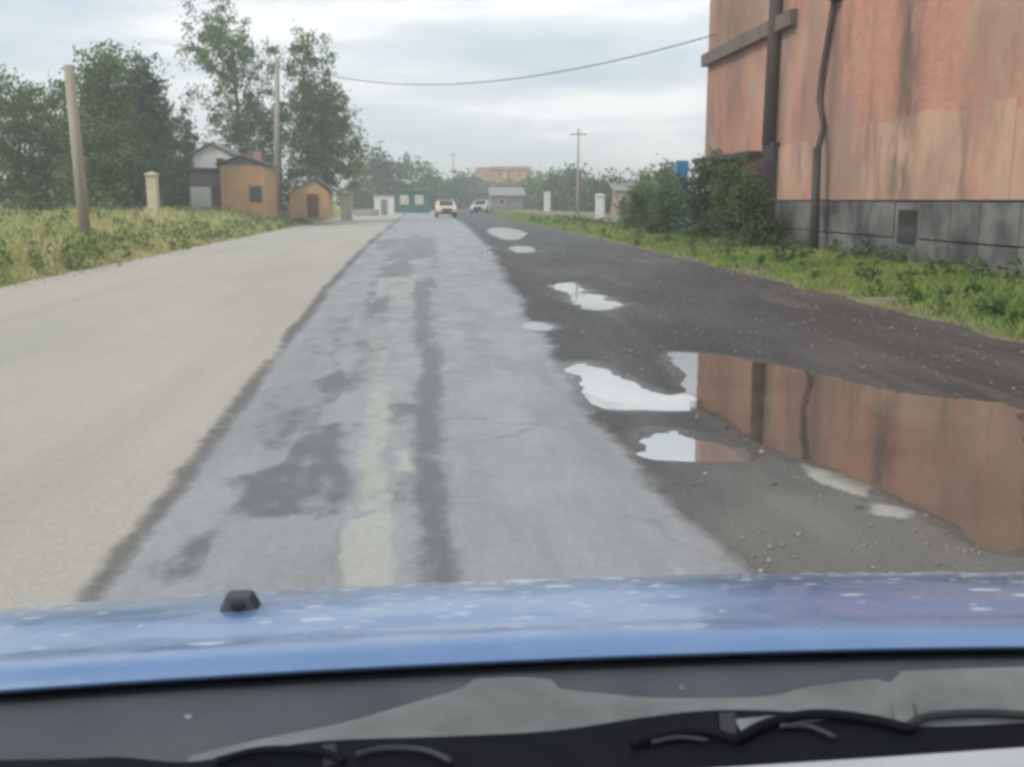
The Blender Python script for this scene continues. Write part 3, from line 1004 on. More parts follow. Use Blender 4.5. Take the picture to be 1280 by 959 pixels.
near_tree(352, 150, 80, 70, 'shadowy dark tree filling the gap behind the concrete pole', 'leaf_dark', 6000, 8, 0.05, 110, taper=0.3)
near_tree(62, 118, 90, 58, 'green tree filling the gap left of the short timber pole', 'leaf_mid', 9000, 9, 0.04, 112)
near_tree(208, 128, 60, 63, 'dark leafy tree between the pale gatepost and the slim sapling', 'leaf_mid', 7000, 9, 0.04, 113)
near_tree(262, 205, 60, 72, 'low dark shrubby tree behind the white gable house', 'leaf_dark', 4500, 6, 0.02, 111)

FAR = 'distant trees at the end of the road'
far_list = [
    (446, 200, 40, 120, 'leaf_mid', 'grey green tree behind the pale roadside pillar'),
    (470, 198, 40, 135, 'leaf_blue', 'rounded bluish tree rising above the white hut'),
    (500, 210, 42, 140, 'leaf_mid', 'green tree directly behind the green kiosk'),
    (534, 214, 40, 150, 'leaf_mid', 'yellowish green tree to the right of the green kiosk'),
    (562, 222, 34, 170, 'leaf_blue', 'small dark tree standing above the cream car'),
    (584, 226, 30, 185, 'leaf_dark', 'small dark tree between the cream and silver cars'),
    (640, 236, 34, 176, 'leaf_mid', 'bushy tree in front of the far orange building'),
    (668, 226, 34, 150, 'leaf_mid', 'green tree at the right end of the far orange building'),
    (694, 222, 34, 130, 'leaf_mid', 'leafy tree left of the thin grey pole'),
    (716, 218, 34, 125, 'leaf_blue', 'dark tree right behind the thin grey pole'),
    (742, 228, 26, 115, 'leaf_dark', 'dark low tree behind the white roadside post'),
    (770, 226, 30, 95, 'leaf_dark', 'dark tree left of the faded pink house'),
    (806, 218, 40, 80, 'leaf_mid', 'dark green tree right of the faded pink house'),
    (832, 214, 34, 70, 'leaf_dark', 'dark tree just left of the blue pylon'),
    (612, 240, 26, 180, 'leaf_dark', 'low tree behind the silver car'),
]
for k, (px, yt, wp, Y, mt, lab) in enumerate(far_list):
    h_ = at(px, yt, Y).z
    make_tree('distant_tree', lab, (gx(px, Y), Y, 0), h_, lobed(h_, wp * Y / F * 1.15, h_ * 0.03, 8, 300 + k, 0.8, 0.35), 2600, 0.0034 * Y + 0.05, M[mt], M['bark'], 'tree', FAR,
              0.16, None, 300 + k, 4)
BG = 'bushes at the corner of the brick building'
bush_list = [
    (804, 236, 44, 9.4, 'leaf_mid', 'small leafy bush at the far end of the row by the verge'),
    (834, 240, 40, 9.2, 'leaf_dark', 'dark bush below the blue pylon'),
    (876, 203, 56, 9.2, 'leaf_blue', 'tall bluish green bush in front of the building corner'),
    (912, 212, 54, 9.0, 'leaf_dark', 'dark green bush under the rusty canopy beam'),
    (942, 232, 44, 9.0, 'leaf_dark', 'low dark bush against the boarded duct'),
]
for k, (px, yt, wp, X_, mt, lab) in enumerate(bush_list):
    v = ray(px, 260)
    Y = X_ * v.y / v.x
    h_ = at(px, yt, Y).z
    make_tree('bush', lab, (X_, Y, 0.05), h_, lobed(h_, wp * Y / F * 1.3, 0.15, 16, 500 + k, 1.0, 0.3), 5600, 0.10, M[mt], M['bark'], 'bush', BG, 0.04, h_ * 0.7, 500 + k, 6)

# ------------------------------------------------------------------ poles and cables
def pole(name, label, px, Y, ztop, r0, r1, m, zb=0.0, lean=0.0, arms=True, group='utility poles along the road'):
    root = empty(name, (gx(px, Y), Y, zb))
    tag(root, label, 'pole', group)
    MB().tube([(0, 0, -0.3), (lean * 0.5, 0, ztop * 0.5), (lean, 0, ztop)], [r0, (r0 + r1) / 2, r1], 12).build('shaft', m, root, smooth=True)
    if arms:
        MB().box(lean - 0.75, lean + 0.75, -0.05, 0.05, ztop - 0.6, ztop - 0.48).build('crossarm', M['wood'], root)
        for s in (-0.65, -0.25, 0.25, 0.65):
            MB().tube([(lean + s, 0, ztop - 0.48), (lean + s, 0, ztop - 0.42), (lean + s, 0, ztop - 0.34)], [0.03, 0.05, 0.03], 8).build('insulator', M['white'], root)
    return root


pole('utility_pole', 'short pale timber pole on the grassy bank nearest the camera', 104, 28, 4.55, 0.16, 0.13, M['wood'], 0.35, -0.10, arms=False)
pole('utility_pole', 'pale concrete pole between the two tall poplars', 345, 66, 9.6, 0.22, 0.13, M['conc'], 0.6, 0.45, arms=False)
pole('utility_pole', 'thin grey pole standing right of the far orange building', 722, 95, 8.0, 0.14, 0.09, M['wood'], 0, 0.0)
pole('utility_pole', 'faint distant pole above the cream car', 567, 190, 10.2, 0.16, 0.1, M['wood'], 0, 0.0)


def cable(p0, p1, sag, r, label, group=None):
    pts = [Vector(p0).lerp(Vector(p1), k / 24) - Vector((0, 0, sag * 4 * (k / 24) * (1 - k / 24))) for k in range(25)]
    o = MB().tube(pts, r, 6).build('overhead_cable', M['wire'], None, smooth=True)
    return tag(o, label, 'cable', group)


pB = (gx(345, 66) + 0.43, 66, 10.0)
cable(pB, (WX, 34.9, 7.0), 1.55, 0.02, 'dark cable sagging from concrete pole to brick building')

# ------------------------------------------------------------------ houses on the left
def window(root, x0, x1, z0, z1, yf, frame='white'):
    f_ = MB().box(x0, x1, yf - 0.05, yf - 0.002, z0, z1).build('window', M[frame], root)
    MB().box(x0 + 0.08, x1 - 0.08, yf - 0.06, yf - 0.05, z0 + 0.08, z1 - 0.08).build('pane', M['glassdark'], f_)


def gable(name, x0, x1, y0, y1, z0, z1, over, m, root, thick=0.12, axis='x'):
    """A pitched roof of two slabs with real thickness."""
    mb = MB()
    if axis == 'x':
        ym = (y0 + y1) / 2
        for s, ye in ((-1, y0 - over), (1, y1 + over)):
            a = [(x0 - over, ye, z0), (x1 + over, ye, z0), (x1 + over, ym, z1), (x0 - over, ym, z1)]
            mb.add(a + [(x, y_, z + thick) for x, y_, z in a], [(0, 1, 2, 3), (7, 6, 5, 4), (0, 4, 5, 1), (1, 5, 6, 2), (2, 6, 7, 3), (3, 7, 4, 0)])
    else:
        xm = (x0 + x1) / 2
        for s, xe in ((-1, x0 - over), (1, x1 + over)):
            a = [(xe, y0 - over, z0), (xe, y1 + over, z0), (xm, y1 + over, z1), (xm, y0 - over, z1)]
            mb.add(a + [(x, y_, z + thick) for x, y_, z in a], [(0, 1, 2, 3), (7, 6, 5, 4), (0, 4, 5, 1), (1, 5, 6, 2), (2, 6, 7, 3), (3, 7, 4, 0)])
    return mb.build(name, m, root)


# ochre house with a grey annexe and white door
Y = 57.0
x0, x1 = gx(277, Y), gx(332, Y)
hs = empty('ochre_house', ((x0 + x1) / 2, Y, BZ))
tag(hs, 'small ochre house with dark roof and grey annexe behind the weeds', 'house')
wd = (x1 - x0) / 2
H1 = hz(208, Y) - BZ
MB().box(-wd, wd, 0, 4.5, -0.2, H1).build('wall', M['ochre'], hs)
MB().add([(-wd, 0.0, H1), (wd, 0.0, H1), (wd, 4.5, H1), (-wd, 4.5, H1), (0, 0.0, H1 + 0.46), (0, 4.5, H1 + 0.46)],
         [(0, 1, 4), (2, 3, 5), (0, 4, 5, 3), (1, 2, 5, 4), (3, 2, 1, 0)]).build('gable_wall', M['greywall'], hs)
rf = gable('roof', -wd, wd, 0, 4.5, H1 + 0.02, H1 + 0.5, 0.22, M['roofdark'], hs, thick=0.08, axis='y')
MB().box(0.3, 0.7, 2.0, 2.4, H1 + 0.2, H1 + 0.85).build('chimney', M['pink'], rf)
ax0 = gx(236, Y) - (x0 + x1) / 2
MB().box(ax0, -wd - 0.003, 0.4, 4.0, -0.2, H1 - 0.25).build('annexe_wall', M['greywall'], hs)
MB().box(ax0 - 0.2, -wd - 0.01, 0.1, 4.2, H1 - 0.25, H1 - 0.12).build('annexe_roof', M['roofdark'], hs)
MB().box(ax0 + 0.05, ax0 + 1.15, 0.34, 0.397, -0.1, 1.55).build('white_door', M['white'], hs)
MB().box(-wd - 0.55, -wd - 0.15, 0.34, 0.397, 0.0, 1.6).build('brown_door', M['brown'], hs)
window(hs, 0.35, 1.0, 0.75, 1.6, -0.0, 'brown')
# white gable house behind
Y = 62.5
xw = gx(268, Y)
wh = empty('white_house', (xw, Y, BZ))
tag(wh, 'white gable end of a house above the grey annexe', 'house')
zt = hz(180, Y) - BZ
MB().box(-1.1, 1.1, 0, 5, -0.2, zt - 0.7).build('wall', M['white'], wh)
MB().add([(-1.1, 0.0, zt - 0.7), (1.1, 0.0, zt - 0.7), (0, 0.0, zt - 0.1), (-1.1, 5, zt - 0.7), (1.1, 5, zt - 0.7), (0, 5, zt - 0.1)],
         [(0, 1, 2), (4, 3, 5), (0, 2, 5, 3), (1, 4, 5, 2), (0, 3, 4, 1)]).build('gable_wall', M['white'], wh)
gable('roof', -1.1, 1.1, 0, 5, zt - 0.72, zt - 0.05, 0.2, M['roofgrey'], wh, thick=0.08, axis='y')
window(wh, 0.2, 0.75, zt - 1.6, zt - 0.85, 0.0, 'cream')
# small orange shed
Y = 62.0
x0, x1 = gx(362, Y), gx(411, Y)
sh = empty('orange_shed', ((x0 + x1) / 2, Y, BZ * 0.9))
tag(sh, 'small orange shed with brown door under the pale green tree', 'shed')
wd = (x1 - x0) / 2
H1 = hz(240, Y) - BZ * 0.9
MB().box(-wd, wd, 0, 3, -0.2, H1).build('wall', M['ochre'], sh)
MB().add([(-wd, 0.0, H1), (wd, 0.0, H1), (0.3, 0.0, H1 + 0.7), (-wd, 3, H1), (wd, 3, H1), (0.3, 3, H1 + 0.7)],
         [(0, 1, 2), (4, 3, 5), (0, 2, 5, 3), (1, 4, 5, 2), (0, 3, 4, 1)]).build('gable_wall', M['ochre'], sh)
gable('roof', -wd + 0.3, wd + 0.3, 0, 3, H1 - 0.02, H1 + 0.74, 0.12, M['roofdark'], sh, thick=0.08, axis='y')
MB().box(-0.1, 0.55, -0.05, -0.003, -0.1, 1.25).build('door', M['brown'], sh)


def pillar(px, Y, ytop, w, m, zb, label, name='gate_pillar'):
    r_ = empty(name, (gx(px, Y), Y, zb))
    tag(r_, label, 'pillar')
    h_ = at(px, ytop, Y).z - zb
    MB().box(-w / 2, w / 2, -w / 2, w / 2, -0.2, h_ - 0.12).build('shaft', m, r_, bevel=0.015)
    MB().add([(-w * .62, -w * .62, h_ - .12), (w * .62, -w * .62, h_ - .12), (w * .62, w * .62, h_ - .12), (-w * .62, w * .62, h_ - .12), (0, 0, h_ + 0.05),
              (-w * .62, -w * .62, h_ - .05), (w * .62, -w * .62, h_ - .05), (w * .62, w * .62, h_ - .05), (-w * .62, w * .62, h_ - .05)],
             [(3, 2, 1, 0), (0, 1, 6, 5), (1, 2, 7, 6), (2, 3, 8, 7), (3, 0, 5, 8), (5, 6, 4), (6, 7, 4), (7, 8, 4), (8, 5, 4)]).build('cap', m, r_)
    return r_


pillar(192, 48, 216, 0.45, M['cream'], BZ, 'pale yellow gatepost in front of the dark bushy trees')
pillar(433, 74, 240, 0.8, M['cream'], 0.1, 'broad cream pillar at the end of the weedy bank')
pillar(750, 76, 243, 0.6, M['white'], 0.05, 'white post on the right verge beyond the puddles', 'verge_post')
pillar(684, 120, 240, 0.7, M['white'], 0.0, 'small white pillar among the distant green trees', 'verge_post')

# white hut, concrete block, green kiosk
Y = 100.0
xw = gx(480, Y)
hut = empty('white_hut', (xw, Y, 0))
tag(hut, 'small white hut left of the green kiosk', 'hut')
MB().box(-0.95, 0.95, 0, 1.6, -0.1, 1.85).build('wall', M['white'], hut)
MB().box(-1.05, 1.05, -0.1, 1.7, 1.852, 1.98).build('roof', M['roofgrey'], hut)
MB().box(-0.3, 0.3, -0.04, -0.003, 0.0, 1.5).build('door', M['greywall'], hut)
cbk = MB().box(-1.1, 1.1, 0, 0.6, -0.05, 0.62).build('concrete_block', M['conc'], None, bevel=0.03)
cbk.location = (gx(458, 92), 92, 0)
tag(cbk, 'low pale concrete block lying before the white hut', 'block')
Y = 118.0
kk = empty('green_kiosk', (gx(515, Y), Y, 0))
tag(kk, 'dark green roadside kiosk with two pale windows', 'kiosk')
MB().box(-2.1, 2.1, 0, 2.5, -0.1, 2.35).build('wall', M['teal'], kk)
MB().box(-2.25, 2.25, -0.25, 2.6, 2.352, 2.5).build('roof', M['teal'], kk)
for xx in (-1.35, 0.35):
    f_ = MB().box(xx, xx + 0.95, -0.05, -0.003, 0.95, 2.0).build('window', M['white'], kk)
    MB().box(xx + 0.08, xx + 0.87, -0.06, -0.051, 1.03, 1.92).build('pane', M['cream'], f_)

# far orange building
Y = 205.0
x0, x1 = gx(597, Y), gx(662, Y)
ob = empty('orange_building', ((x0 + x1) / 2, Y, 0))
tag(ob, 'far orange building showing above the trees at the road end', 'building')
wd = (x1 - x0) / 2
zt = hz(208, Y)
zb_ = hz(231, Y)
MB().box(-wd + 3.0, wd, 0, 12, zb_, zt - 0.5).build('upper_wall', M['ochre2'], ob)
MB().box(-wd, -wd + 2.99, -0.4, 12, 0, zt - 0.2).build('stair_tower', M['pink'], ob)
MB().box(-wd + 3.0, wd, 0.3, 12, -0.5, zb_ - 0.003).build('lower_wall', M['brown'], ob)
MB().box(-wd + 2.8, wd + 0.3, -0.4, 12.3, zt - 0.497, zt).build('roof', M['pink'], ob)
for k in range(5):
    f_ = MB().box(-wd + 3.8 + k * 2.0, -wd + 4.9 + k * 2.0, -0.06, -0.002, zb_ + 1.3, zb_ + 2.9).build('window', M['cream'], ob)
    MB().box(-wd + 3.95 + k * 2.0, -wd + 4.75 + k * 2.0, -0.08, -0.061, zb_ + 1.45, zb_ + 2.75).build('pane', M['greywall'], f_)

# houses on the right
Y = 92.0
ph = empty('pink_house', (gx(786, Y), Y, 0))
tag(ph, 'faded pink house half hidden by trees on the right', 'house')
zt = hz(226, Y)
MB().box(-1.3, 1.3, 0, 5, -0.1, zt - 0.9).build('wall', M['pink'], ph)
gable('roof', -1.3, 1.3, 0, 5, zt - 0.9, zt - 0.1, 0.25, M['roofgrey'], ph, thick=0.1)
window(ph, -0.8, -0.1, 0.9, 1.9, 0.0)
Y = 140.0
gh = empty('grey_house', (gx(634, Y), Y, 0))
tag(gh, 'low grey house beside the road below the orange building', 'house')
MB().box(-2.2, 2.2, 0, 5, -0.1, 2.0).build('wall', M['greywall'], gh)
gable('roof', -2.2, 2.2, 0, 5, 2.0, 3.1, 0.3, M['roofgrey'], gh, thick=0.1)
window(gh, -1.2, -0.3, 0.8, 1.6, 0.0)

# blue pylon by the bushes
Y = 41.0
by = empty('blue_pylon', (gx(851, Y), Y, 0))
tag(by, 'narrow bright blue roadside pylon rising behind the bushes', 'pylon')
zt = hz(200, Y)
MB().box(-0.25, 0.25, -0.12, 0.12, zt - 1.6, zt).build('panel', M['blue'], by, bevel=0.02)
MB().box(-0.12, 0.12, -0.08, 0.08, -0.2, zt - 1.603).build('post', M['blue'], by)

# ------------------------------------------------------------------ cars on the road ahead
def small_car(label, loc, rz, paint, centre, lights):
    r_ = empty('parked_car' if False else 'oncoming_car', loc, rz)
    tag(r_, label, 'car', 'cars on the road ahead')
    # body profile (y, z), front towards -y
    prof = [(-2.05, 0.32), (-2.08, 0.55), (-2.0, 0.78), (-1.1, 0.92), (-0.45, 1.38), (0.9, 1.42), (1.65, 1.0), (2.05, 0.92), (2.08, 0.45), (2.0, 0.3)]
    vs, fs = [], []
    sec = [(-0.82, 0.0), (-0.86, 1.0), (0.86, 1.0), (0.82, 0.0)]
    for sx in (-1, -0.94, 0.94, 1):
        for yy, zz in prof:
            tuck = 0.16 if zz > 1.0 else 0.0
            ins = 0.0 if abs(sx) < 1 else 0.05
            x_ = (0.84 - tuck - (0.0 if abs(sx) == 1 else 0.05)) * (1 if sx > 0 else -1)
            vs.append((x_, yy * (1 - ins * 0.4), zz - (ins * 0.5 if zz > 0.6 else 0)))
    k_ = len(prof)
    for c_ in range(3):
        for i in range(k_):
            fs.append((c_ * k_ + i, c_ * k_ + (i + 1) % k_, (c_ + 1) * k_ + (i + 1) % k_, (c_ + 1) * k_ + i))
    fs.append(tuple(range(k_)))
    fs.append(tuple(range(4 * k_ - 1, 3 * k_ - 1, -1)))
    body = MB().add(vs, fs).build('body', paint, r_, bevel=0.03)
    MB().add([(-0.58, -1.06, 0.98), (0.58, -1.06, 0.98), (0.55, -0.53, 1.36), (-0.55, -0.53, 1.36)], [(0, 1, 2, 3)]).build('windscreen', M['glassdark'], r_).location = (0, -0.03, 0.02)
    MB().box(-0.42, 0.42, -2.10, -2.02, 0.42, 0.76).build('grille', centre, r_)
    MB().box(-0.83, 0.83, -2.13, -2.0, 0.26, 0.41).build('bumper', M['tyre'], r_)
    for s in (-1, 1):
        MB().box(s * 0.62 - 0.17, s * 0.62 + 0.17, -2.12, -2.0, 0.5, 0.74).build('headlight', lights, r_, bevel=0.02)
        for yy in (-1.3, 1.3):
            MB().tube([(s * 0.70, yy, 0.31), (s * 0.875, yy, 0.31)], 0.31, 16).build('wheel', M['tyre'], r_)
        MB().add([(s * 0.70, -0.45, 1.0), (s * 0.70, 0.95, 1.0), (s * 0.68, 0.75, 1.33), (s * 0.68, -0.3, 1.33)], [(0, 1, 2, 3)]).build('side_window', M['glassdark'], r_).location = (s * 0.03, 0, 0)
    return r_


small_car('cream car with dark red nose coming down the road', (gx(557, 88), 88, 0.008), R(2), M['creamcar'], M['redcar'], M['white'])
small_car('silver white car beside the wet shoulder at the road end', (gx(602, 108), 108, 0.008), R(-14), M['silver'], M['tyre'], M['white'])

# ------------------------------------------------------------------ the car the picture is taken from
car = empty('car', (0, 0, 0))
tag(car, 'blue car whose wet hood and dashboard edge fill the bottom', 'car')


def hood_material():
    m = mat('wet blue car paint', (0.088, 0.172, 0.35), (0.13, 0.22, 0.405), scale=4, rough=0.34, spec=0.5, detail=4)
    t = m.node_tree
    b = t.nodes['Principled BSDF']
    b.inputs['Coat Weight'].default_value = 1.0
    b.inputs['Coat IOR'].default_value = 1.5
    co = t.nodes.new('ShaderNodeTexCoord')
    mm = t.nodes.new('ShaderNodeMapping')
    mm.inputs['Scale'].default_value = (5, 14, 5)
    t.links.new(co.outputs['Object'], mm.inputs['Vector'])
    n1 = t.nodes.new('ShaderNodeTexNoise')
    n1.inputs['Scale'].default_value = 1.6
    n1.inputs['Detail'].default_value = 5
    t.links.new(mm.outputs['Vector'], n1.inputs['Vector'])
    r1 = t.nodes.new('ShaderNodeMapRange')
    r1.inputs['From Min'].default_value = 0.4
    r1.inputs['From Max'].default_value = 0.66
    r1.inputs['To Min'].default_value = 0.03
    r1.inputs['To Max'].default_value = 0.45
    t.links.new(n1.outputs['Fac'], r1.inputs['Value'])
    t.links.new(r1.outputs['Result'], b.inputs['Coat Roughness'])
    bp = t.nodes.new('ShaderNodeBump')
    bp.inputs['Distance'].default_value = 0.004
    bp.inputs['Strength'].default_value = 0.5
    t.links.new(n1.outputs['Fac'], bp.inputs['Height'])
    t.links.new(bp.outputs['Normal'], b.inputs['Coat Normal'])
    return m


M['hood'] = hood_material()
M['cowl'] = mat('dark grey cowl plastic', (0.055, 0.064, 0.075), (0.08, 0.088, 0.098), scale=7, rough=0.7, spec=0.25, bump=0.0006, bscale=90)
M['tray'] = mat('dusty grey cowl tray', (0.175, 0.19, 0.182), (0.105, 0.115, 0.113), scale=9, rough=0.7, bump=0.001, bscale=50)
M['black'] = mat('black rubber', (0.004, 0.005, 0.009), (0.007, 0.008, 0.012), scale=12, rough=0.7, spec=0.08)
M['grime'] = mat('grey worn rubber', (0.022, 0.024, 0.028), (0.014, 0.015, 0.019), scale=14, rough=0.6)
M['dash'] = mat('light grey dashboard', (0.42, 0.43, 0.45), (0.37, 0.38, 0.40), scale=20, rough=0.6, bump=0.0005, bscale=300)
M['nozzle'] = mat('slate plastic', (0.03, 0.033, 0.046), (0.045, 0.048, 0.062), scale=30, rough=0.5)
M['drop'] = mat('highlight-painted water drop', (0.42, 0.50, 0.58), rough=0.05, spec=0.5, ior=2.0)  # pale base paints the white sky highlights onto the drops


def hood_z(x, y):
    x = np.asarray(x, float)
    y = np.asarray(y, float)
    u = (y - 0.905)
    z = 1.013 - 0.06 * u - 0.68 * np.clip(u - 0.10, 0, 9) ** 2
    z = z - 0.012 * ((x - 0.15) / 0.6) ** 2 + 0.004
    z = z - 0.010 * np.clip((0.022 - u) / 0.022, 0, 1) ** 2        # rolled rear lip
    z = z + 0.006 * np.exp(-((u - 0.03) / 0.035) ** 2)
    return z


xs = np.linspace(-0.78, 0.95, 70)
ys = 0.905 + 0.95 * np.linspace(0, 1, 90) ** 1.6
hood = grid('hood', xs, ys, hood_z, M['hood'])
hood.parent = car
sol = hood.modifiers.new('sheet', 'SOLIDIFY')
sol.thickness = 0.012
sol.offset = -1
# washer nozzle
nz_ = gnd(301, 772, 0.985)
nx_, ny_ = nz_.x, nz_.y
nzz = float(hood_z(nx_, ny_))
nb = MB()
prof = [(0.0215, 0.0), (0.0205, 0.0045), (0.0150, 0.0165), (0.0128, 0.0182)]
vs, fs = [], []
for sx, zz in prof:
    for k in range(20):
        w = 2 * math.pi * k / 20
        vs.append((nx_ + sx * math.copysign(abs(math.cos(w)) ** 0.4, math.cos(w)), ny_ + sx * 0.8 * math.copysign(abs(math.sin(w)) ** 0.4, math.sin(w)), nzz - 0.001 + zz))
for i in range(3):
    for k in range(20):
        fs.append((i * 20 + k, i * 20 + (k + 1) % 20, (i + 1) * 20 + (k + 1) % 20, (i + 1) * 20 + k))
fs.append(tuple(range(60, 80)))
no = nb.add(vs, fs).build('washer_nozzle', M['nozzle'], hood)
MB().box(nx_ - 0.006, nx_ + 0.006, ny_ - 0.0205, ny_ - 0.014, nzz + 0.006, nzz + 0.012).build('spray_jet', M['grime'], hood)
# drops standing on the hood
g_ = np.random.default_rng(21)
V, Q = [], []
for k in range(800):
    x_ = g_.uniform(-0.6, 0.85)
    y_ = 0.95 + 0.36 * g_.uniform(0, 1) ** 0.8
    if g_.uniform() > 0.35 + 0.65 * (math.sin(x_ * 9 + 1) * 0.5 + 0.5): continue
    r_ = g_.gamma(1.3, 0.0009) + 0.0005
    el = g_.uniform(1.0, 5.0)
    b0 = len(V)
    zc = float(hood_z(x_, y_))
    n1_ = 10
    for ring, (rr_, hh_) in enumerate(((1.0, -0.001), (0.8, 0.22), (0.45, 0.36))):
        for q in range(n1_):
            w = 2 * math.pi * q / n1_
            jx = 1 + 0.25 * math.sin(w * 2 + k)
            px_, py_ = x_ + r_ * el * rr_ * math.cos(w) * jx, y_ + r_ * rr_ * math.sin(w) * jx
            V.append((px_, py_, float(hood_z(px_, py_)) + hh_ * r_ * 0.6))
    V.append((x_, y_, zc + 0.40 * r_ * 0.6))
    for ring in range(2):
        for q in range(n1_):
            Q.append((b0 + ring * n1_ + q, b0 + ring * n1_ + (q + 1) % n1_, b0 + (ring + 1) * n1_ + (q + 1) % n1_, b0 + (ring + 1) * n1_ + q))
    for q in range(0, n1_, 1):
        Q.append((b0 + 2 * n1_ + q, b0 + 2 * n1_ + (q + 1) % n1_, b0 + 3 * n1_, b0 + 3 * n1_))
me = bpy.data.meshes.new('water_drops')
me.from_pydata(V, [], [q if q[2] != q[3] else q[:3] for q in Q])
me.polygons.foreach_set('use_smooth', [True] * len(me.polygons))
me.materials.append(M['drop'])
o = bpy.data.objects.new('water_drops', me)
COL.objects.link(o)
o.parent = hood
tag(o, kind='stuff')

# cowl, tray, seal, hoses, dashboard
cow = MB()
xs = np.linspace(-0.75, 0.92, 40)
for_y = [1.35, 0.935, 0.893, 0.85, 0.80, 0.74]
zs = [0.80, 0.986, 0.990, 0.978, 0.972, 0.968]
V = [(x, y_, z_ - 0.012 * ((x - 0.15) / 0.6) ** 2 + 0.003) for y_, z_ in zip(for_y, zs) for x in xs]
nn = len(xs)
Q = [(j * nn + i, (j + 1) * nn + i, (j + 1) * nn + i + 1, j * nn + i + 1) for j in range(5) for i in range(nn - 1)]
cw = mesh_np('cowl_panel', V, Q, M['cowl'], car, smooth=True)


def px_prism(name, pts, z, th, m, bevel=0.002, smooth=False):
    """A moulding with an outline at height z (metres) and its own thickness."""
    poly = [tuple(gnd(x, y_, z)[:2]) for x, y_ in pts]
    area = sum(poly[i][0] * poly[(i + 1) % len(poly)][1] - poly[(i + 1) % len(poly)][0] * poly[i][1] for i in range(len(poly)))
    if area < 0: poly = poly[::-1]
    return MB().prism(poly, z - th, z).build(name, m, car, bevel=bevel)


def curve_px(pts, n=6):
    out = []
    P = [np.array(p, float) for p in pts]
    P = [2 * P[0] - P[1]] + P + [2 * P[-1] - P[-2]]
    for i in range(1, len(P) - 2):
        for k in range(n):
            u = k / n
            out.append(tuple(0.5 * ((2 * P[i]) + (-P[i - 1] + P[i + 1]) * u + (2 * P[i - 1] - 5 * P[i] + 4 * P[i + 1] - P[i + 2]) * u * u + (-P[i - 1] + 3 * P[i] - 3 * P[i + 1] + P[i + 2]) * u ** 3)))
    out.append(tuple(P[-2]))
    return out


tray_top = curve_px([(235, 944), (330, 922), (430, 902), (520, 876), (575, 860), (600, 847), (682, 847), (704, 860), (760, 866), (820, 871), (950, 870), (1010, 858), (1085, 848), (1112, 852)]) + \
    [(1122, 842)] + curve_px([(1126, 838), (1200, 835), (1300, 832)])
tray_bot = [(1300, 930), (900, 935), (500, 950), (235, 956)]
px_prism('cowl_tray', tray_top + tray_bot, 0.9965, 0.012, M['tray'])
seal_top = curve_px([(-40, 948), (84, 946), (150, 944), (230, 950), (300, 940), (400, 924), (560, 918), (690, 911), (800, 895), (880, 886), (960, 886), (1050, 893), (1120, 905), (1200, 905), (1300, 900)])
px_prism('windscreen_seal', seal_top + [(1330, 985), (-60, 1040)], 0.999, 0.012, M['black'], bevel=0.004)
px_prism('seal_tab', [(402, 930), (420, 928), (424, 952), (404, 956)], 1.0015, 0.004, M['grime'])
px_prism('seal_tab', [(898, 890), (920, 889), (922, 918), (902, 919)], 1.0015, 0.004, M['grime'])
px_prism('seal_tab', [(1116, 876), (1142, 873), (1145, 902), (1120, 904)], 1.0025, 0.004, M['tray'])
px_prism('pale_gusset', curve_px([(918, 898), (980, 893), (1060, 892)]) + curve_px([(1050, 896), (980, 904), (930, 918)]), 1.0012, 0.003, M['tray'])


def hose(pts, z, r, m, name='wiper_linkage'):
    P = [gnd(x, y_, z) for x, y_ in curve_px(pts, 5)]
    return MB().tube(P, r, 10).build(name, m, car, smooth=True)


hose([(790, 930), (830, 918), (880, 914), (925, 926)], 1.004, 0.004, M['black'])
hose([(925, 922), (960, 904), (1020, 893), (1090, 900), (1140, 912)], 1.004, 0.0045, M['black'])
hose([(975, 908), (1010, 908), (1045, 922)], 1.003, 0.0025, M['grime'], 'linkage_rim')
hose([(815, 928), (850, 922), (885, 926)], 1.003, 0.0022, M['grime'], 'linkage_rim')
hose([(270, 952), (330, 938), (400, 940), (430, 952)], 1.004, 0.0035, M['black'])
hose([(445, 944), (480, 936), (530, 938), (565, 952)], 1.003, 0.0028, M['grime'], 'linkage_rim')
hose([(1135, 908), (1160, 896), (1230, 892), (1300, 896)], 1.004, 0.004, M['grime'], 'linkage_rim')
px_prism('dashboard_edge', [(800, 963), (960, 953), (1100, 944), (1200, 937), (1330, 928), (1400, 1080), (700, 1080)], 1.012, 0.03, M['dash'], bevel=0.004)

# windscreen: clear sheet, with a few stray drops stuck on it
clear = bpy.data.materials.new('clear glass')
clear.use_nodes = True
clear.node_tree.nodes.clear()
tb = clear.node_tree.nodes.new('ShaderNodeBsdfTransparent')
to = clear.node_tree.nodes.new('ShaderNodeOutputMaterial')
clear.node_tree.links.new(tb.outputs['BSDF'], to.inputs['Surface'])
RK = R(40)


def ws_pt(x, s):
    return (x, 0.735 - s * math.cos(RK), 0.985 + s * math.sin(RK))


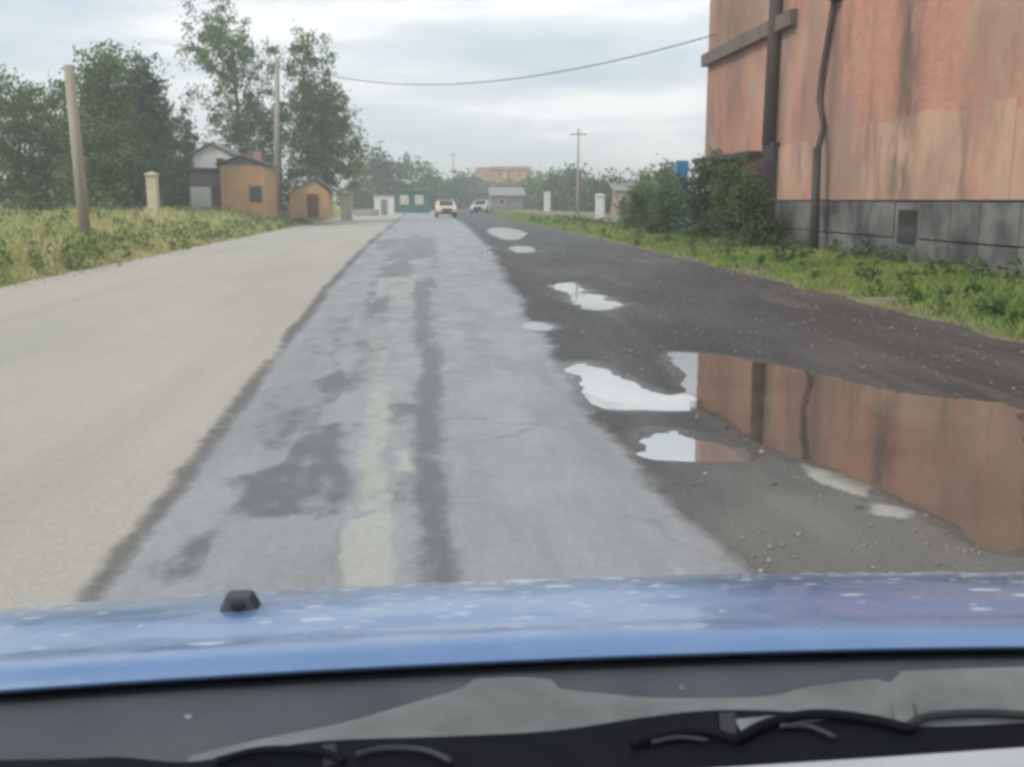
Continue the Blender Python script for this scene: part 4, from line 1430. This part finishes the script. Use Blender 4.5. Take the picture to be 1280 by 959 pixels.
ws = MB().add([ws_pt(-0.75, 0), ws_pt(0.95, 0), ws_pt(0.85, 0.95), ws_pt(-0.65, 0.95)], [(0, 1, 2, 3)]).build('windscreen', clear, car)
M['glint'] = mat('drop on glass', (0.75, 0.77, 0.78), rough=0.1, spec=0.6)
for px_, py_, s_ in ((850, 717, 8), (934, 722, 5), (858, 784, 4), (235, 897, 5), (852, 860, 3)):
    v = ray(px_, py_)
    nrm = Vector((0, math.sin(RK), math.cos(RK)))
    p0 = Vector(ws_pt(0, 0))
    t_ = (p0 - Vector((0, 0, CAM_H))).dot(nrm) / v.dot(nrm)
    c_ = Vector((0, 0, CAM_H)) + v * t_
    r_ = s_ / F * t_
    mb = MB()
    ta = Vector((1, 0, 0))
    tb_ = nrm.cross(ta)
    vs = []
    for rr_, hh_ in ((1.0, 0.0), (0.7, 0.35), (0.25, 0.5)):
        for q in range(10):
            w = 2 * math.pi * q / 10
            vs.append(c_ + nrm * (hh_ * r_ * 0.7 + 0.0003) + ta * (math.cos(w) * rr_ * r_) + tb_ * (math.sin(w) * rr_ * r_ * 0.55))
    fs = [(i * 10 + q, i * 10 + (q + 1) % 10, (i + 1) * 10 + (q + 1) % 10, (i + 1) * 10 + q) for i in range(2) for q in range(10)] + [tuple(range(20, 30))]
    mb.add(vs, fs).build('glass_drop', M['glint'], ws, smooth=True)

# ------------------------------------------------------------------ haze
hm = bpy.data.materials.new('haze')
hm.use_nodes = True
hm.node_tree.nodes.clear()
pv = hm.node_tree.nodes.new('ShaderNodeVolumePrincipled')
pv.inputs['Color'].default_value = (0.92, 0.95, 0.97, 1)
pv.inputs['Density'].default_value = 0.0024
pv.inputs['Anisotropy'].default_value = 0.2
ho = hm.node_tree.nodes.new('ShaderNodeOutputMaterial')
hm.node_tree.links.new(pv.outputs['Volume'], ho.inputs['Volume'])
hb = MB().box(-2600, 2600, -260, 4100, -2.5, 24).build('haze', hm, None)
tag(hb, 'pale damp air between the camera and the far trees', 'haze', kind='stuff')
